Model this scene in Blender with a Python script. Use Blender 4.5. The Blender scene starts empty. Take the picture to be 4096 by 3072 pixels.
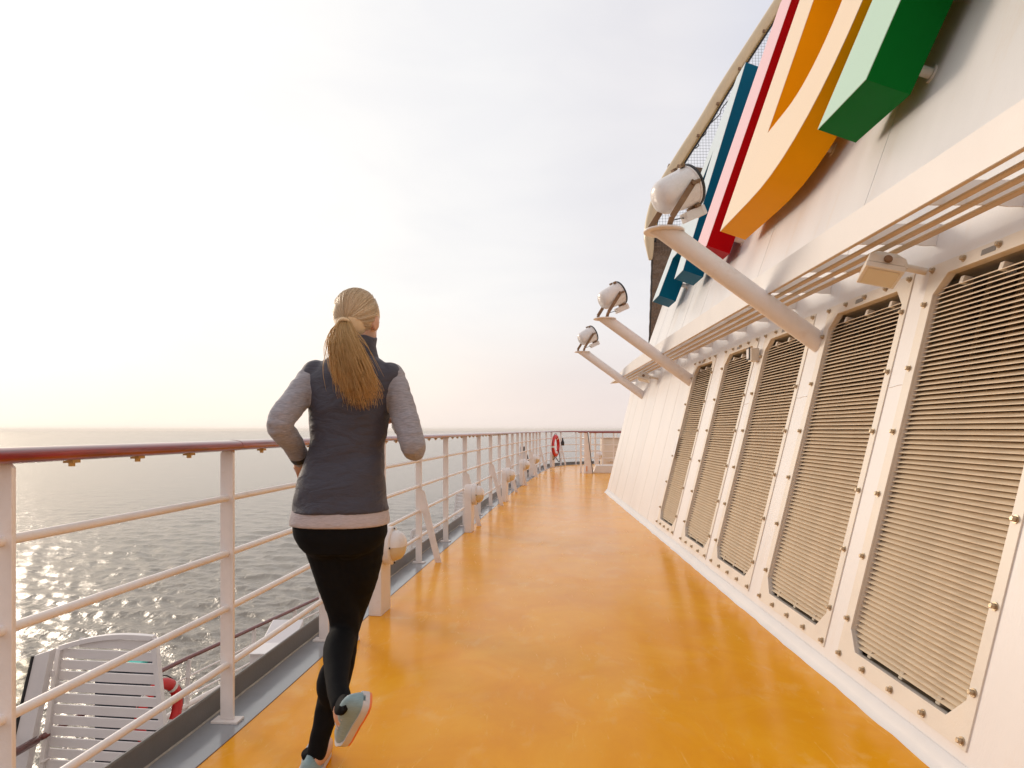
import bpy, bmesh, math, random
import numpy as np
from mathutils import Vector, Matrix

random.seed(7)
rng = np.random.default_rng(11)
R = math.radians
S = bpy.context.scene
COL = S.collection

# ------------------------------------------------------------------ camera
EYE = 1.185
cam_d = bpy.data.cameras.new("camera")
cam = bpy.data.objects.new("camera", cam_d)
COL.objects.link(cam)
cam.location = (0, 0, EYE)
cam.rotation_euler = (R(90), 0, 0)
cam_d.sensor_width = 36
cam_d.lens = 24
cam_d.shift_x = -72 / 4096
cam_d.shift_y = 182 / 4096
cam_d.clip_start = 0.05
cam_d.clip_end = 60000
S.camera = cam

# ------------------------------------------------------------------ light
SUN_AZ, SUN_EL = R(-48), R(15)          # azimuth from +Y, negative = to the left
SUN_DIR = Vector((math.sin(SUN_AZ) * math.cos(SUN_EL), math.cos(SUN_AZ) * math.cos(SUN_EL), math.sin(SUN_EL)))
sd = bpy.data.lights.new("sun", 'SUN')
sd.energy = 1.25
sd.angle = R(16)
sd.color = (1.0, 0.85, 0.69)
sun = bpy.data.objects.new("sun", sd)
COL.objects.link(sun)
sun.rotation_euler = (-SUN_DIR).to_track_quat('-Z', 'Y').to_euler()

W = bpy.data.worlds.new("World")
S.world = W
W.use_nodes = True
nt = W.node_tree
nt.nodes.clear()
def N(tree, typ, **kw):
    n = tree.nodes.new(typ)
    for k, v in kw.items():
        if k == 'ins':
            for i, val in v.items():
                n.inputs[i].default_value = val
        else:
            setattr(n, k, v)
    return n
def ramp(tree, stops, interp='LINEAR'):
    n = tree.nodes.new('ShaderNodeValToRGB')
    cr = n.color_ramp
    cr.interpolation = interp
    while len(cr.elements) > 1:
        cr.elements.remove(cr.elements[-1])
    cr.elements[0].position = stops[0][0]
    cr.elements[0].color = (*stops[0][1], 1)
    for p, c in stops[1:]:
        e = cr.elements.new(p)
        e.color = (*c, 1)
    return n
L = nt.links.new
out = N(nt, 'ShaderNodeOutputWorld')
bg = N(nt, 'ShaderNodeBackground')
sky = N(nt, 'ShaderNodeTexSky')
sky.sky_type = 'NISHITA'
sky.sun_disc = False
sky.sun_elevation = SUN_EL
sky.sun_rotation = SUN_AZ
sky.air_density = 1.4
sky.dust_density = 4.0
sky.ozone_density = 1.0
bgk = N(nt, 'ShaderNodeBackground', ins={1: 0.008})
L(sky.outputs[0], bgk.inputs[0])
tc = N(nt, 'ShaderNodeTexCoord')
dot = N(nt, 'ShaderNodeVectorMath', operation='DOT_PRODUCT')
L(tc.outputs['Generated'], dot.inputs[0])
dot.inputs[1].default_value = SUN_DIR
mr = N(nt, 'ShaderNodeMapRange', ins={1: -1, 2: 1, 3: 0, 4: 1})
L(dot.outputs['Value'], mr.inputs[0])
rp = ramp(nt, [(0.0, (.72, .63, .60)), (.45, (.64, .59, .59)), (.70, (.555, .56, .62)), (.785, (.64, .625, .645)),
               (.88, (.715, .705, .705)), (.955, (.768, .757, .742)), (1.0, (.88, .855, .81))], 'EASE')
L(mr.outputs[0], rp.inputs[0])
sep = N(nt, 'ShaderNodeSeparateXYZ')
L(tc.outputs['Generated'], sep.inputs[0])
hz = N(nt, 'ShaderNodeMapRange', ins={1: 0.0, 2: 0.20, 3: 1, 4: 0})
hz.interpolation_type = 'SMOOTHSTEP'
L(sep.outputs['Z'], hz.inputs[0])
warm = N(nt, 'ShaderNodeMix', data_type='RGBA', blend_type='MULTIPLY')
L(hz.outputs[0], warm.inputs[0])
L(rp.outputs[0], warm.inputs[6])
warm.inputs[7].default_value = (1.10, .985, .90, 1)
# faint cloud structure
mp = N(nt, 'ShaderNodeMapping', ins={3: (1.6, 1.6, 5.0)})
L(tc.outputs['Generated'], mp.inputs[0])
cn = N(nt, 'ShaderNodeTexNoise', ins={'Scale': 1.7, 'Detail': 7, 'Roughness': .55, 'Distortion': .5})
L(mp.outputs[0], cn.inputs['Vector'])
cr = ramp(nt, [(.35, (.955, .96, .975)), (.70, (1.05, 1.045, 1.03))])
L(cn.outputs[0], cr.inputs[0])
cl = N(nt, 'ShaderNodeMix', data_type='RGBA', blend_type='MULTIPLY', ins={0: 1.0})
L(warm.outputs[2], cl.inputs[6]); L(cr.outputs[0], cl.inputs[7])
L(cl.outputs[2], bg.inputs[0])
bg.inputs[1].default_value = 1.0
add = N(nt, 'ShaderNodeAddShader')
L(bg.outputs[0], add.inputs[0]); L(bgk.outputs[0], add.inputs[1])
L(add.outputs[0], out.inputs[0])

S.view_settings.view_transform = 'Standard'
S.view_settings.look = 'None'
S.view_settings.exposure = 0.36
S.view_settings.gamma = 1
S.view_settings.use_curve_mapping = False
S.render.engine = 'CYCLES'
S.cycles.max_bounces = 8
S.cycles.use_denoising = True

# ------------------------------------------------------------------ materials
def mat_new(name):
    m = bpy.data.materials.new(name)
    m.use_nodes = True
    t = m.node_tree
    return m, t, t.nodes['Principled BSDF']

def paint(name, col, rough=.4, var=.06, vscale=4, bump=0.0, bscale=150, metal=0.0, coat=0.0, coord='Object',
          stretch=(1, 1, 1), dirt=None, dirt_amt=.5, dirt_scale=6, rvar=.08, spec=.5, tint=None):
    m, t, b = mat_new(name)
    l = t.links.new
    if coord == 'Position':
        src = N(t, 'ShaderNodeNewGeometry').outputs['Position']
    else:
        src = N(t, 'ShaderNodeTexCoord').outputs[coord]
    mp = N(t, 'ShaderNodeMapping', ins={3: stretch})
    l(src, mp.inputs[0])
    n1 = N(t, 'ShaderNodeTexNoise', ins={'Scale': vscale, 'Detail': 6, 'Roughness': .6})
    l(mp.outputs[0], n1.inputs['Vector'])
    lo = tuple(c * (1 - var) for c in col)
    hi = tuple(min(1, c * (1 + var)) for c in col)
    if tint:
        lo = tuple(c * k for c, k in zip(lo, tint))
    r1 = ramp(t, [(.3, lo), (.7, hi)])
    l(n1.outputs[0], r1.inputs[0])
    last = r1.outputs[0]
    if dirt:
        n2 = N(t, 'ShaderNodeTexNoise', ins={'Scale': dirt_scale, 'Detail': 9, 'Roughness': .7})
        l(mp.outputs[0], n2.inputs['Vector'])
        r2 = ramp(t, [(.55, (0, 0, 0)), (.75, (dirt_amt,) * 3)])
        l(n2.outputs[0], r2.inputs[0])
        mx = N(t, 'ShaderNodeMix', data_type='RGBA')
        l(r2.outputs[0], mx.inputs[0])
        l(last, mx.inputs[6])
        mx.inputs[7].default_value = (*dirt, 1)
        last = mx.outputs[2]
    l(last, b.inputs['Base Color'])
    mrr = N(t, 'ShaderNodeMapRange', ins={1: .3, 2: .7, 3: max(.02, rough - rvar), 4: min(1, rough + rvar)})
    l(n1.outputs[0], mrr.inputs[0])
    l(mrr.outputs[0], b.inputs['Roughness'])
    b.inputs['Metallic'].default_value = metal
    b.inputs['Coat Weight'].default_value = coat
    b.inputs['Coat Roughness'].default_value = .08
    b.inputs['Specular IOR Level'].default_value = spec
    if bump:
        n3 = N(t, 'ShaderNodeTexNoise', ins={'Scale': bscale, 'Detail': 3, 'Roughness': .6})
        l(mp.outputs[0], n3.inputs['Vector'])
        bp = N(t, 'ShaderNodeBump', ins={'Strength': bump, 'Distance': .01})
        l(n3.outputs[0], bp.inputs['Height'])
        l(bp.outputs[0], b.inputs['Normal'])
    return m

M = {}
M['white'] = paint('white_rail_paint', (.82, .765, .735), .38, .05, 9, bump=.10, bscale=60, dirt=(.48, .32, .20), dirt_amt=.4, dirt_scale=9)
M['wall'] = paint('white_wall_paint', (.765, .735, .715), .42, .035, 1.6, bump=.10, bscale=90, coord='Position', stretch=(1, 1.3, .18),
                  dirt=(.70, .58, .46), dirt_amt=.45, dirt_scale=2.8)
M['ledge'] = paint('white_ledge_paint', (.76, .725, .695), .45, .03, 4, bump=.06, bscale=80)
M['frame'] = paint('cream_vent_paint', (.74, .67, .58), .42, .05, 5, bump=.08, bscale=110, dirt=(.66, .55, .40), dirt_amt=.3, dirt_scale=5)
M['slat'] = paint('slat_paint_dirt_bounce', (.74, .60, .43), .42, .10, 7, bump=.05, bscale=60, stretch=(1, .4, 1), dirt=(.36, .25, .15), dirt_amt=.5, dirt_scale=5)  # tan base mixes grime with light bounced off the yellow deck
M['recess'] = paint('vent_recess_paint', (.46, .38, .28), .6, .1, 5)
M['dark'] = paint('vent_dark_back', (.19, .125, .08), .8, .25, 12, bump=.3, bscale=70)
M['darkbar'] = paint('vent_dark_bar', (.06, .042, .03), .7, .2, 6)
M['bolt'] = paint('weathered_bolt', (.50, .40, .28), .35, .2, 60, metal=.75, dirt=(.2, .09, .04), dirt_amt=.6, dirt_scale=60)
M['rust'] = paint('rusty_steel', (.25, .15, .085), .6, .25, 14, metal=.3, bump=.2, bscale=80, dirt=(.22, .08, .03), dirt_amt=.8, dirt_scale=12)
M['black'] = paint('black_rubber', (.02, .02, .022), .5, .1, 20)
M['lampw'] = paint('spotlight_enamel', (.76, .72, .70), .28, .03, 6, coat=.3, dirt=(.45, .28, .14), dirt_amt=.25, dirt_scale=10)
M['kerb'] = paint('grey_kerb_paint', (.16, .155, .15), .38, .12, 6, bump=.08, bscale=60)
M['edge'] = paint('dark_edge', (.16, .07, .03), .6, .3, 20)
M['seam'] = paint('sealant_bead', (.45, .42, .38), .6, .2, 30, bump=.4, bscale=60)
M['gutter'] = paint('grey_gutter_paint', (.30, .315, .335), .16, .08, 3, bump=.07, bscale=9, coord='Position', rvar=.06)
M['red'] = paint('red_buoy', (.60, .02, .02), .35, .08, 12)
M['reflect'] = paint('pale_band', (.75, .72, .68), .35, .05, 12)
M['orange'] = paint('orange_tape', (.85, .28, .02), .4, .05, 12)
M['hull'] = paint('hull_paint', (.72, .70, .68), .45, .05, .8, coord='Position')
M['ldeck'] = paint('lower_deck_boards', (.17, .11, .07), .6, .2, 3, coord='Position', stretch=(4, .5, 1))
M['brown_mesh'] = paint('brown_mesh', (.20, .14, .10), .7, .3, 30, bump=.8, bscale=40)
M['rope'] = paint('dark_rope', (.03, .028, .03), .7, .2, 30)
M['gold'] = paint('gold_lace', (.55, .36, .12), .5, .2, 30)
M['ledgebar'] = paint('bar_paint_deck_bounce', (.60, .43, .25), .5, .06, 5, dirt=(.42, .26, .12), dirt_amt=.4, dirt_scale=4)  # tan paints in the orange deck light bounced onto the undersides
M['pipe'] = paint('pipe_paint_lit_below', (.70, .56, .37), .35, .06, 3)  # white pipe; the tan puts warm light from below into its colour
M['plate'] = paint('name_plate', (.25, .235, .22), .35, .1, 20, metal=.4)
M['navy'] = paint('navy_stand_in', (.02, .025, .045), .7, .2, 8)
M['teal'] = paint('teal_stand_in', (.05, .50, .43), .8, .1, 30)

def glass(name, col=(1, 1, 1), rough=.03):
    m, t, b = mat_new(name)
    b.inputs['Base Color'].default_value = (*col, 1)
    b.inputs['Roughness'].default_value = rough
    b.inputs['Transmission Weight'].default_value = 1
    b.inputs['IOR'].default_value = 1.45
    return m
M['glass'] = glass('clear_glass', (.96, .95, .88))
def frosted(name, col):
    m, t, b = mat_new(name)
    b.inputs['Base Color'].default_value = (*col, 1)
    b.inputs['Roughness'].default_value = .25
    b.inputs['Subsurface Weight'].default_value = .3
    b.inputs['Subsurface Radius'].default_value = (.03, .02, .01)
    return m
M['diffuser'] = frosted('diffuser_deck_bounce', (.68, .58, .40))  # yellow cast of light off the deck is put into this colour

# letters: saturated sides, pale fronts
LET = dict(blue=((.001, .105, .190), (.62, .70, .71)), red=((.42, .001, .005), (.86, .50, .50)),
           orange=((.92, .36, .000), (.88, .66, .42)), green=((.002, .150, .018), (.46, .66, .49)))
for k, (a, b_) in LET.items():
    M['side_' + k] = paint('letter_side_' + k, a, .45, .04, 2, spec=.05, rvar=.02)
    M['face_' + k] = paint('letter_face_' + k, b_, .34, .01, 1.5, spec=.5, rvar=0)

# varnished wood rail
def wood(name, c1, c2):
    m, t, b = mat_new(name)
    l = t.links.new
    g = N(t, 'ShaderNodeTexCoord')
    mp = N(t, 'ShaderNodeMapping', ins={3: (22, 1.2, 22)})
    l(g.outputs['Object'], mp.inputs[0])
    n = N(t, 'ShaderNodeTexNoise', ins={'Scale': 2.5, 'Detail': 8, 'Roughness': .65, 'Distortion': .6})
    l(mp.outputs[0], n.inputs['Vector'])
    r = ramp(t, [(.3, c1), (.55, c2), (.75, tuple(min(1, c * 1.5) for c in c2))])
    l(n.outputs[0], r.inputs[0])
    l(r.outputs[0], b.inputs['Base Color'])
    b.inputs['Roughness'].default_value = .4
    b.inputs['Coat Weight'].default_value = .9
    b.inputs['Coat Roughness'].default_value = .07
    return m
M['wood'] = wood('varnished_mahogany', (.12, .005, .005), (.25, .016, .011))
M['wood_dark'] = wood('dark_handrail', (.10, .018, .014), (.16, .03, .022))

# yellow deck coating
def deck_mat():
    m, t, b = mat_new('yellow_deck_coating')
    l = t.links.new
    g = N(t, 'ShaderNodeNewGeometry')
    n1 = N(t, 'ShaderNodeTexNoise', ins={'Scale': 1.9, 'Detail': 9, 'Roughness': .68, 'Distortion': .9})
    l(g.outputs['Position'], n1.inputs['Vector'])
    r1 = ramp(t, [(.25, (.73, .275, .0)), (.5, (.79, .330, .001)), (.78, (.85, .405, .012))])
    l(n1.outputs[0], r1.inputs[0])
    # scuffs
    mp = N(t, 'ShaderNodeMapping', ins={3: (9, 2.2, 1), 2: (0, 0, .4)})
    l(g.outputs['Position'], mp.inputs[0])
    n2 = N(t, 'ShaderNodeTexNoise', ins={'Scale': 1.6, 'Detail': 10, 'Roughness': .75, 'Distortion': 1.2})
    l(mp.outputs[0], n2.inputs['Vector'])
    r2 = ramp(t, [(.56, (0, 0, 0)), (.70, (.45, .45, .45))])
    l(n2.outputs[0], r2.inputs[0])
    mx = N(t, 'ShaderNodeMix', data_type='RGBA')
    l(r2.outputs[0], mx.inputs[0]); l(r1.outputs[0], mx.inputs[6])
    mx.inputs[7].default_value = (.84, .47, .07, 1)
    # specks
    v = N(t, 'ShaderNodeTexVoronoi', ins={'Scale': 85})
    l(g.outputs['Position'], v.inputs['Vector'])
    r3 = ramp(t, [(.05, (.45, .42, .4)), (.11, (1, 1, 1))])
    l(v.outputs['Distance'], r3.inputs[0])
    wn = N(t, 'ShaderNodeTexNoise', ins={'Scale': 30, 'Detail': 2})
    l(g.outputs['Position'], wn.inputs['Vector'])
    r4 = ramp(t, [(.52, (0, 0, 0)), (.6, (1, 1, 1))])
    l(wn.outputs[0], r4.inputs[0])
    mu = N(t, 'ShaderNodeMix', data_type='RGBA', blend_type='MULTIPLY')
    l(r4.outputs[0], mu.inputs[0]); l(mx.outputs[2], mu.inputs[6]); l(r3.outputs[0], mu.inputs[7])
    # scattered worn foot marks
    mpf = N(t, 'ShaderNodeMapping', ins={3: (1, .62, 1)})
    l(g.outputs['Position'], mpf.inputs[0])
    nf = N(t, 'ShaderNodeTexNoise', ins={'Scale': 6.5, 'Detail': 5, 'Roughness': .62, 'Distortion': .4})
    l(mpf.outputs[0], nf.inputs['Vector'])
    rf = ramp(t, [(.54, (0, 0, 0)), (.66, (1, 1, 1))])
    l(nf.outputs[0], rf.inputs[0])
    nl = N(t, 'ShaderNodeTexNoise', ins={'Scale': .9, 'Detail': 3})
    l(g.outputs['Position'], nl.inputs['Vector'])
    rl = ramp(t, [(.40, (.04, .04, .04)), (.60, (.42, .42, .42))])
    l(nl.outputs[0], rl.inputs[0])
    mf = N(t, 'ShaderNodeMath', operation='MULTIPLY')
    l(rf.outputs[0], mf.inputs[0]); l(rl.outputs[0], mf.inputs[1])
    mxf = N(t, 'ShaderNodeMix', data_type='RGBA')
    l(mf.outputs[0], mxf.inputs[0]); l(mu.outputs[2], mxf.inputs[6])
    mxf.inputs[7].default_value = (.88, .53, .17, 1)
    l(mxf.outputs[2], b.inputs['Base Color'])
    n5 = N(t, 'ShaderNodeTexNoise', ins={'Scale': 2.2, 'Detail': 5, 'Roughness': .6, 'Distortion': .8})
    l(g.outputs['Position'], n5.inputs['Vector'])
    rr = N(t, 'ShaderNodeMapRange', ins={1: .32, 2: .68, 3: .13, 4: .24})
    l(n5.outputs[0], rr.inputs[0])
    ad = N(t, 'ShaderNodeMath', operation='ADD')
    l(rr.outputs[0], ad.inputs[0])
    ms = N(t, 'ShaderNodeMath', operation='MULTIPLY', ins={1: .35})
    l(r2.outputs[0], ms.inputs[0]); l(ms.outputs[0], ad.inputs[1])
    l(ad.outputs[0], b.inputs['Roughness'])
    n6 = N(t, 'ShaderNodeTexNoise', ins={'Scale': 3.5, 'Detail': 3, 'Roughness': .5})
    l(g.outputs['Position'], n6.inputs['Vector'])
    bp = N(t, 'ShaderNodeBump', ins={'Strength': .018, 'Distance': .01})
    l(n6.outputs[0], bp.inputs['Height'])
    l(bp.outputs[0], b.inputs['Normal'])
    b.inputs['Specular IOR Level'].default_value = .0
    b.inputs['Roughness'].default_value = .5
    for lk in list(b.inputs['Roughness'].links): t.links.remove(lk)
    l(ad.outputs[0], b.inputs['Coat Roughness'])
    b.inputs['Coat Weight'].default_value = 1.0
    b.inputs['Coat IOR'].default_value = 1.22
    l(bp.outputs[0], b.inputs['Coat Normal'])
    return m
M['deck'] = deck_mat()

def sea_mat():
    m, t, b = mat_new('sea_water')
    l = t.links.new
    g = N(t, 'ShaderNodeNewGeometry')
    b.inputs['Base Color'].default_value = (.165, .138, .105, 1)
    b.inputs['Roughness'].default_value = .21
    b.inputs['IOR'].default_value = 1.45
    b.inputs['Specular IOR Level'].default_value = .5
    prev = None
    for sc, st, di, stretch in ((.30, .5, .9, (1, .5, 1)), (1.5, .55, .24, (1, .5, 1)), (5.5, .35, .05, (1, .6, 1))):
        mp = N(t, 'ShaderNodeMapping', ins={2: (0, 0, R(25)), 3: stretch})
        l(g.outputs['Position'], mp.inputs[0])
        n1 = N(t, 'ShaderNodeTexNoise', ins={'Scale': sc, 'Detail': 5, 'Roughness': .6, 'Distortion': .5})
        l(mp.outputs[0], n1.inputs['Vector'])
        bp = N(t, 'ShaderNodeBump', ins={'Strength': st, 'Distance': di})
        l(n1.outputs[0], bp.inputs['Height'])
        if prev: l(prev.outputs[0], bp.inputs['Normal'])
        prev = bp
    l(prev.outputs[0], b.inputs['Normal'])
    return m
M['sea'] = sea_mat()

# ------------------------------------------------------------------ mesh helpers
class MB:
    def __init__(s):
        s.v = []; s.f = []
    def quadgrid(s, rows, close=False):
        n0 = len(s.v); m = len(rows[0])
        for r in rows:
            s.v += [tuple(p) for p in r]
        for i in range(len(rows) - 1):
            for j in range(m if close else m - 1):
                a = n0 + i * m + j; b = n0 + i * m + (j + 1) % m
                s.f.append((a, b, b + m, a + m))
        return n0
    def poly(s, pts):
        n0 = len(s.v); s.v += [tuple(p) for p in pts]; s.f.append(tuple(range(n0, n0 + len(pts))))
    def box(s, c, d, mat=None):
        x, y, z = [k / 2 for k in d]
        P = [Vector(p) for p in ((-x, -y, -z), (x, -y, -z), (x, y, -z), (-x, y, -z), (-x, -y, z), (x, -y, z), (x, y, z), (-x, y, z))]
        if mat is not None:
            P = [mat @ p for p in P]
        s.hexa([p + Vector(c) for p in P])
    def hexa(s, P):
        n = len(s.v); s.v += [tuple(p) for p in P]
        for f in ((3, 2, 1, 0), (4, 5, 6, 7), (0, 1, 5, 4), (1, 2, 6, 5), (2, 3, 7, 6), (3, 0, 4, 7)):
            s.f.append(tuple(n + i for i in f))
    def prism(s, poly, a, b):
        """poly: list of 2-D; a, b: functions mapping the 2-D point to the two end caps"""
        n = len(s.v); k = len(poly)
        s.v += [tuple(a(p)) for p in poly] + [tuple(b(p)) for p in poly]
        s.f.append(tuple(range(n, n + k))[::-1]); s.f.append(tuple(range(n + k, n + 2 * k)))
        for i in range(k):
            j = (i + 1) % k
            s.f.append((n + i, n + j, n + k + j, n + k + i))
    def tube(s, pts, r, n=12, cap=True, ry=None, up=None):
        pts = [Vector(p) for p in pts]
        rs = r if isinstance(r, (list, tuple)) else [r] * len(pts)
        rys = rs if ry is None else (ry if isinstance(ry, (list, tuple)) else [ry] * len(pts))
        t0 = (pts[1] - pts[0]).normalized()
        u = Vector(up) if up else (Vector((0, 0, 1)) if abs(t0.z) < .9 else Vector((1, 0, 0)))
        rows = []
        for i, p in enumerate(pts):
            t = (pts[min(i + 1, len(pts) - 1)] - pts[max(i - 1, 0)]).normalized()
            a = t.cross(u)
            if a.length < 1e-6:
                a = t.orthogonal()
            a.normalize()
            b = a.cross(t).normalized()
            u = b
            rows.append([p + a * math.cos(2 * math.pi * k / n) * rs[i] + b * math.sin(2 * math.pi * k / n) * rys[i] for k in range(n)])
        n0 = s.quadgrid(rows, True)
        if cap:
            s.f.append(tuple(range(n0, n0 + n))[::-1])
            e = n0 + (len(rows) - 1) * n
            s.f.append(tuple(range(e, e + n)))
    def lathe(s, prof, o, axis, n=24):
        """prof: (radius, along) pairs"""
        axis = Vector(axis).normalized(); a = axis.orthogonal().normalized(); b = axis.cross(a)
        o = Vector(o)
        rows = [[o + axis * h + (a * math.cos(2 * math.pi * k / n) + b * math.sin(2 * math.pi * k / n)) * max(r, 1e-4) for k in range(n)] for r, h in prof]
        s.quadgrid(rows, True)
    def mesh(s, name, fix=True):
        me = bpy.data.meshes.new(name)
        me.from_pydata(s.v, [], s.f)
        if fix:
            bm = bmesh.new(); bm.from_mesh(me)
            bmesh.ops.recalc_face_normals(bm, faces=bm.faces)
            bm.to_mesh(me); bm.free()
        me.update()
        return me
    def obj(s, name, mat, parent=None, smooth=False, bevel=0, fix=True, auto=None):
        me = s.mesh(name, fix)
        return link(name, me, mat, parent, smooth, bevel, auto)

def link(name, me, mat, parent=None, smooth=False, bevel=0, auto=None):
    if not me.materials:
        me.materials.append(mat)
    if smooth:
        for p in me.polygons:
            p.use_smooth = True
        if auto:
            try:
                me.set_sharp_from_angle(angle=R(auto))
            except Exception:
                pass
    o = bpy.data.objects.new(name, me)
    COL.objects.link(o)
    if bevel:
        b = o.modifiers.new('bevel', 'BEVEL')
        b.width = bevel; b.segments = 2; b.limit_method = 'ANGLE'; b.angle_limit = R(40)
    if parent:
        o.parent = parent
        o.matrix_parent_inverse = Matrix.Translation(parent.location).inverted() if parent.type == 'EMPTY' else Matrix()
    return o

def thing(name, label, cat, loc=(0, 0, 0), group=None):
    o = bpy.data.objects.new(name, None)
    COL.objects.link(o)
    o.location = loc
    o.empty_display_size = .1
    tag(o, label, cat, group)
    return o
def tag(o, label, cat, group=None, kind=None):
    if label: o['label'] = label
    if cat: o['category'] = cat
    if group: o['group'] = group
    if kind: o['kind'] = kind
    return o
def struct(o, label=None):
    o['kind'] = 'structure'
    if label: o['label'] = label
    return o
def inst(name, me, parent, loc, rot=None, scale=None):
    o = bpy.data.objects.new(name, me)
    COL.objects.link(o)
    if parent:
        o.parent = parent
        o.matrix_parent_inverse = Matrix.Translation(parent.location).inverted()
    o.location = loc
    if rot is not None: o.rotation_euler = rot
    if scale is not None: o.scale = scale
    return o
def copy_tree(o, parent=None):
    c = o.copy(); COL.objects.link(c)
    if parent:
        c.parent = parent
        c.matrix_parent_inverse = o.matrix_parent_inverse.copy()
    for ch in list(o.children):
        copy_tree(ch, c)
    return c
def catmull(P, n=8):
    P = [Vector(p) for p in P]
    out = []
    for i in range(len(P) - 1):
        p0 = P[max(i - 1, 0)]; p1 = P[i]; p2 = P[i + 1]; p3 = P[min(i + 2, len(P) - 1)]
        for k in range(n):
            t = k / n
            out.append(.5 * ((2 * p1) + (p2 - p0) * t + (2 * p0 - 5 * p1 + 4 * p2 - p3) * t * t + (3 * p1 - p0 - 3 * p2 + p3) * t ** 3))
    out.append(P[-1])
    return out

# ------------------------------------------------------------------ sea
SEA = -25.0
def build_sea():
    ang = np.concatenate([np.linspace(-180, -60, 40, endpoint=False), np.linspace(-60, 14, 620, endpoint=False), np.linspace(14, 180, 50)])
    ang = np.radians(ang)
    inv = np.concatenate([np.linspace(1 / 32., 1 / 900., 900), np.geomspace(1 / 900., 1 / 16000., 30)[1:]])
    rad = np.concatenate([[2., 15.], 1 / inv])
    A, Rr = np.meshgrid(ang, rad)
    X = Rr * np.sin(A); Y = Rr * np.cos(A)
    H = np.zeros_like(X)
    dr = np.gradient(rad)[:, None]
    main = R(205)
    for i in range(110):
        lam = .7 * (9 / .7) ** rng.random()
        th = main + rng.normal(0, .55)
        k = 2 * math.pi / lam
        amp = .0090 * lam ** .88 * (.5 + rng.random())
        fade = np.clip((lam / np.maximum(dr, .05) - 1.5) / 3, 0, 1)
        ph = rng.random() * 6.28
        arg = k * (X * math.sin(th) + Y * math.cos(th)) + ph
        w = np.exp(1.1 * (np.sin(arg) - 1)) * 2 - .75      # peaked crests
        H += amp * fade * w * .62
    V = np.stack([X, Y, SEA + H], -1).reshape(-1, 3)
    nr, na = X.shape
    idx = np.arange(nr * na).reshape(nr, na)
    a = idx[:-1, :-1].ravel(); b = idx[:-1, 1:].ravel(); c = idx[1:, 1:].ravel(); d = idx[1:, :-1].ravel()
    F = np.stack([a, d, c, b], 1)
    me = bpy.data.meshes.new('sea')
    me.vertices.add(len(V)); me.vertices.foreach_set('co', V.ravel())
    me.loops.add(F.size); me.loops.foreach_set('vertex_index', F.ravel().astype(np.int32))
    me.polygons.add(len(F))
    me.polygons.foreach_set('loop_start', np.arange(0, F.size, 4, dtype=np.int32))
    me.polygons.foreach_set('use_smooth', np.ones(len(F), dtype=bool))
    me.update(calc_edges=True); me.validate()
    if me.polygons[1000].normal.z < 0:
        me.flip_normals()
    struct(link('sea', me, M['sea']), 'open sea with small choppy waves lit gold at the left')
build_sea()

# ------------------------------------------------------------------ deck, gutter, kerb
RC = catmull([(-1.66, -3.4, 0), (-1.43, 0, 0), (-1.325, 1.72, 0), (-1.234, 2.785, 0), (-1.162, 3.852, 0), (-1.08, 4.98, 0), (-.993, 6.094, 0),
              (-.897, 7.25, 0), (-.803, 8.405, 0), (-.712, 9.52, 0), (-.616, 10.645, 0), (-.53, 11.767, 0), (-.433, 12.88, 0),
              (-.355, 13.7, 0), (-.264, 14.5, 0), (-.02, 16.8, 0), (.25, 19.2, 0), (.577, 21.4, 0), (1.05, 22.6, 0), (1.75, 23.3, 0),
              (2.7, 23.8, 0), (4.5, 24.1, 0), (7, 24.2, 0)], 10)
def offset(path, d, z=0):
    o = []
    for i, p in enumerate(path):
        t = (path[min(i + 1, len(path) - 1)] - path[max(i - 1, 0)]).normalized()
        o.append(Vector((p.x + t.y * d, p.y - t.x * d, z)))
    return o
arc = [0]
for i in range(1, len(RC)):
    arc.append(arc[-1] + (RC[i] - RC[i - 1]).length)
def at_arc(s):
    for i in range(1, len(RC)):
        if arc[i] >= s:
            f = (s - arc[i - 1]) / (arc[i] - arc[i - 1])
            return RC[i - 1].lerp(RC[i], f), (RC[i] - RC[i - 1]).normalized()
    return RC[-1], (RC[-1] - RC[-2]).normalized()
def arc_at_y(y):
    for i in range(1, len(RC)):
        if RC[i].y >= y:
            f = (y - RC[i - 1].y) / (RC[i].y - RC[i - 1].y)
            return arc[i - 1] + f * (arc[i] - arc[i - 1])

inner = offset(RC, .097)
mb = MB()
# deck as strips from the rail to the starboard side so that the surface stays one sheet
right = [Vector((7.0 if p.y > 13 else 1.9, p.y, 0)) for p in inner]
last = None
rows_l, rows_r = [], []
for p in inner:
    rows_l.append(p); rows_r.append(Vector((8, p.y, 0)))
mb.quadgrid([rows_l, rows_r])
deck = struct(mb.obj('deck', M['deck'], fix=True), 'glossy yellow walking deck with scuffs')
mb = MB()
mb.quadgrid([offset(RC, -.085, -.005), offset(RC, .0995, -.005)])
struct(mb.obj('gutter', M['gutter']), 'shiny grey gutter strip under the railing')
# edge of the coating
mb = MB()
a = offset(RC, .0965, .0015); b = offset(RC, .1005, .0015); c = offset(RC, .1005, -.004); d = offset(RC, .0965, -.004)
mb.quadgrid([a, b, c])
struct(mb.obj('coating_edge', M['edge']), 'thin dark edge where the yellow coating ends')
# kerb
mb = MB()
rows = [offset(RC, -.085, -.005), offset(RC, -.085, .086), offset(RC, -.089, .092), offset(RC, -.095, .092), offset(RC, -.099, .086), offset(RC, -.099, -.40)]
mb.quadgrid(rows)
struct(mb.obj('kerb', M['kerb']), 'dark grey steel kerb along the outer edge of the deck')
mb = MB()
bead = offset(RC, -.083, -.003)
mb.tube([p + Vector((rng.normal(0, .0007), 0, rng.normal(0, .0007))) for p in bead], .005, 6)
struct(mb.obj('sealant_seam', M['seam'], smooth=True))

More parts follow.
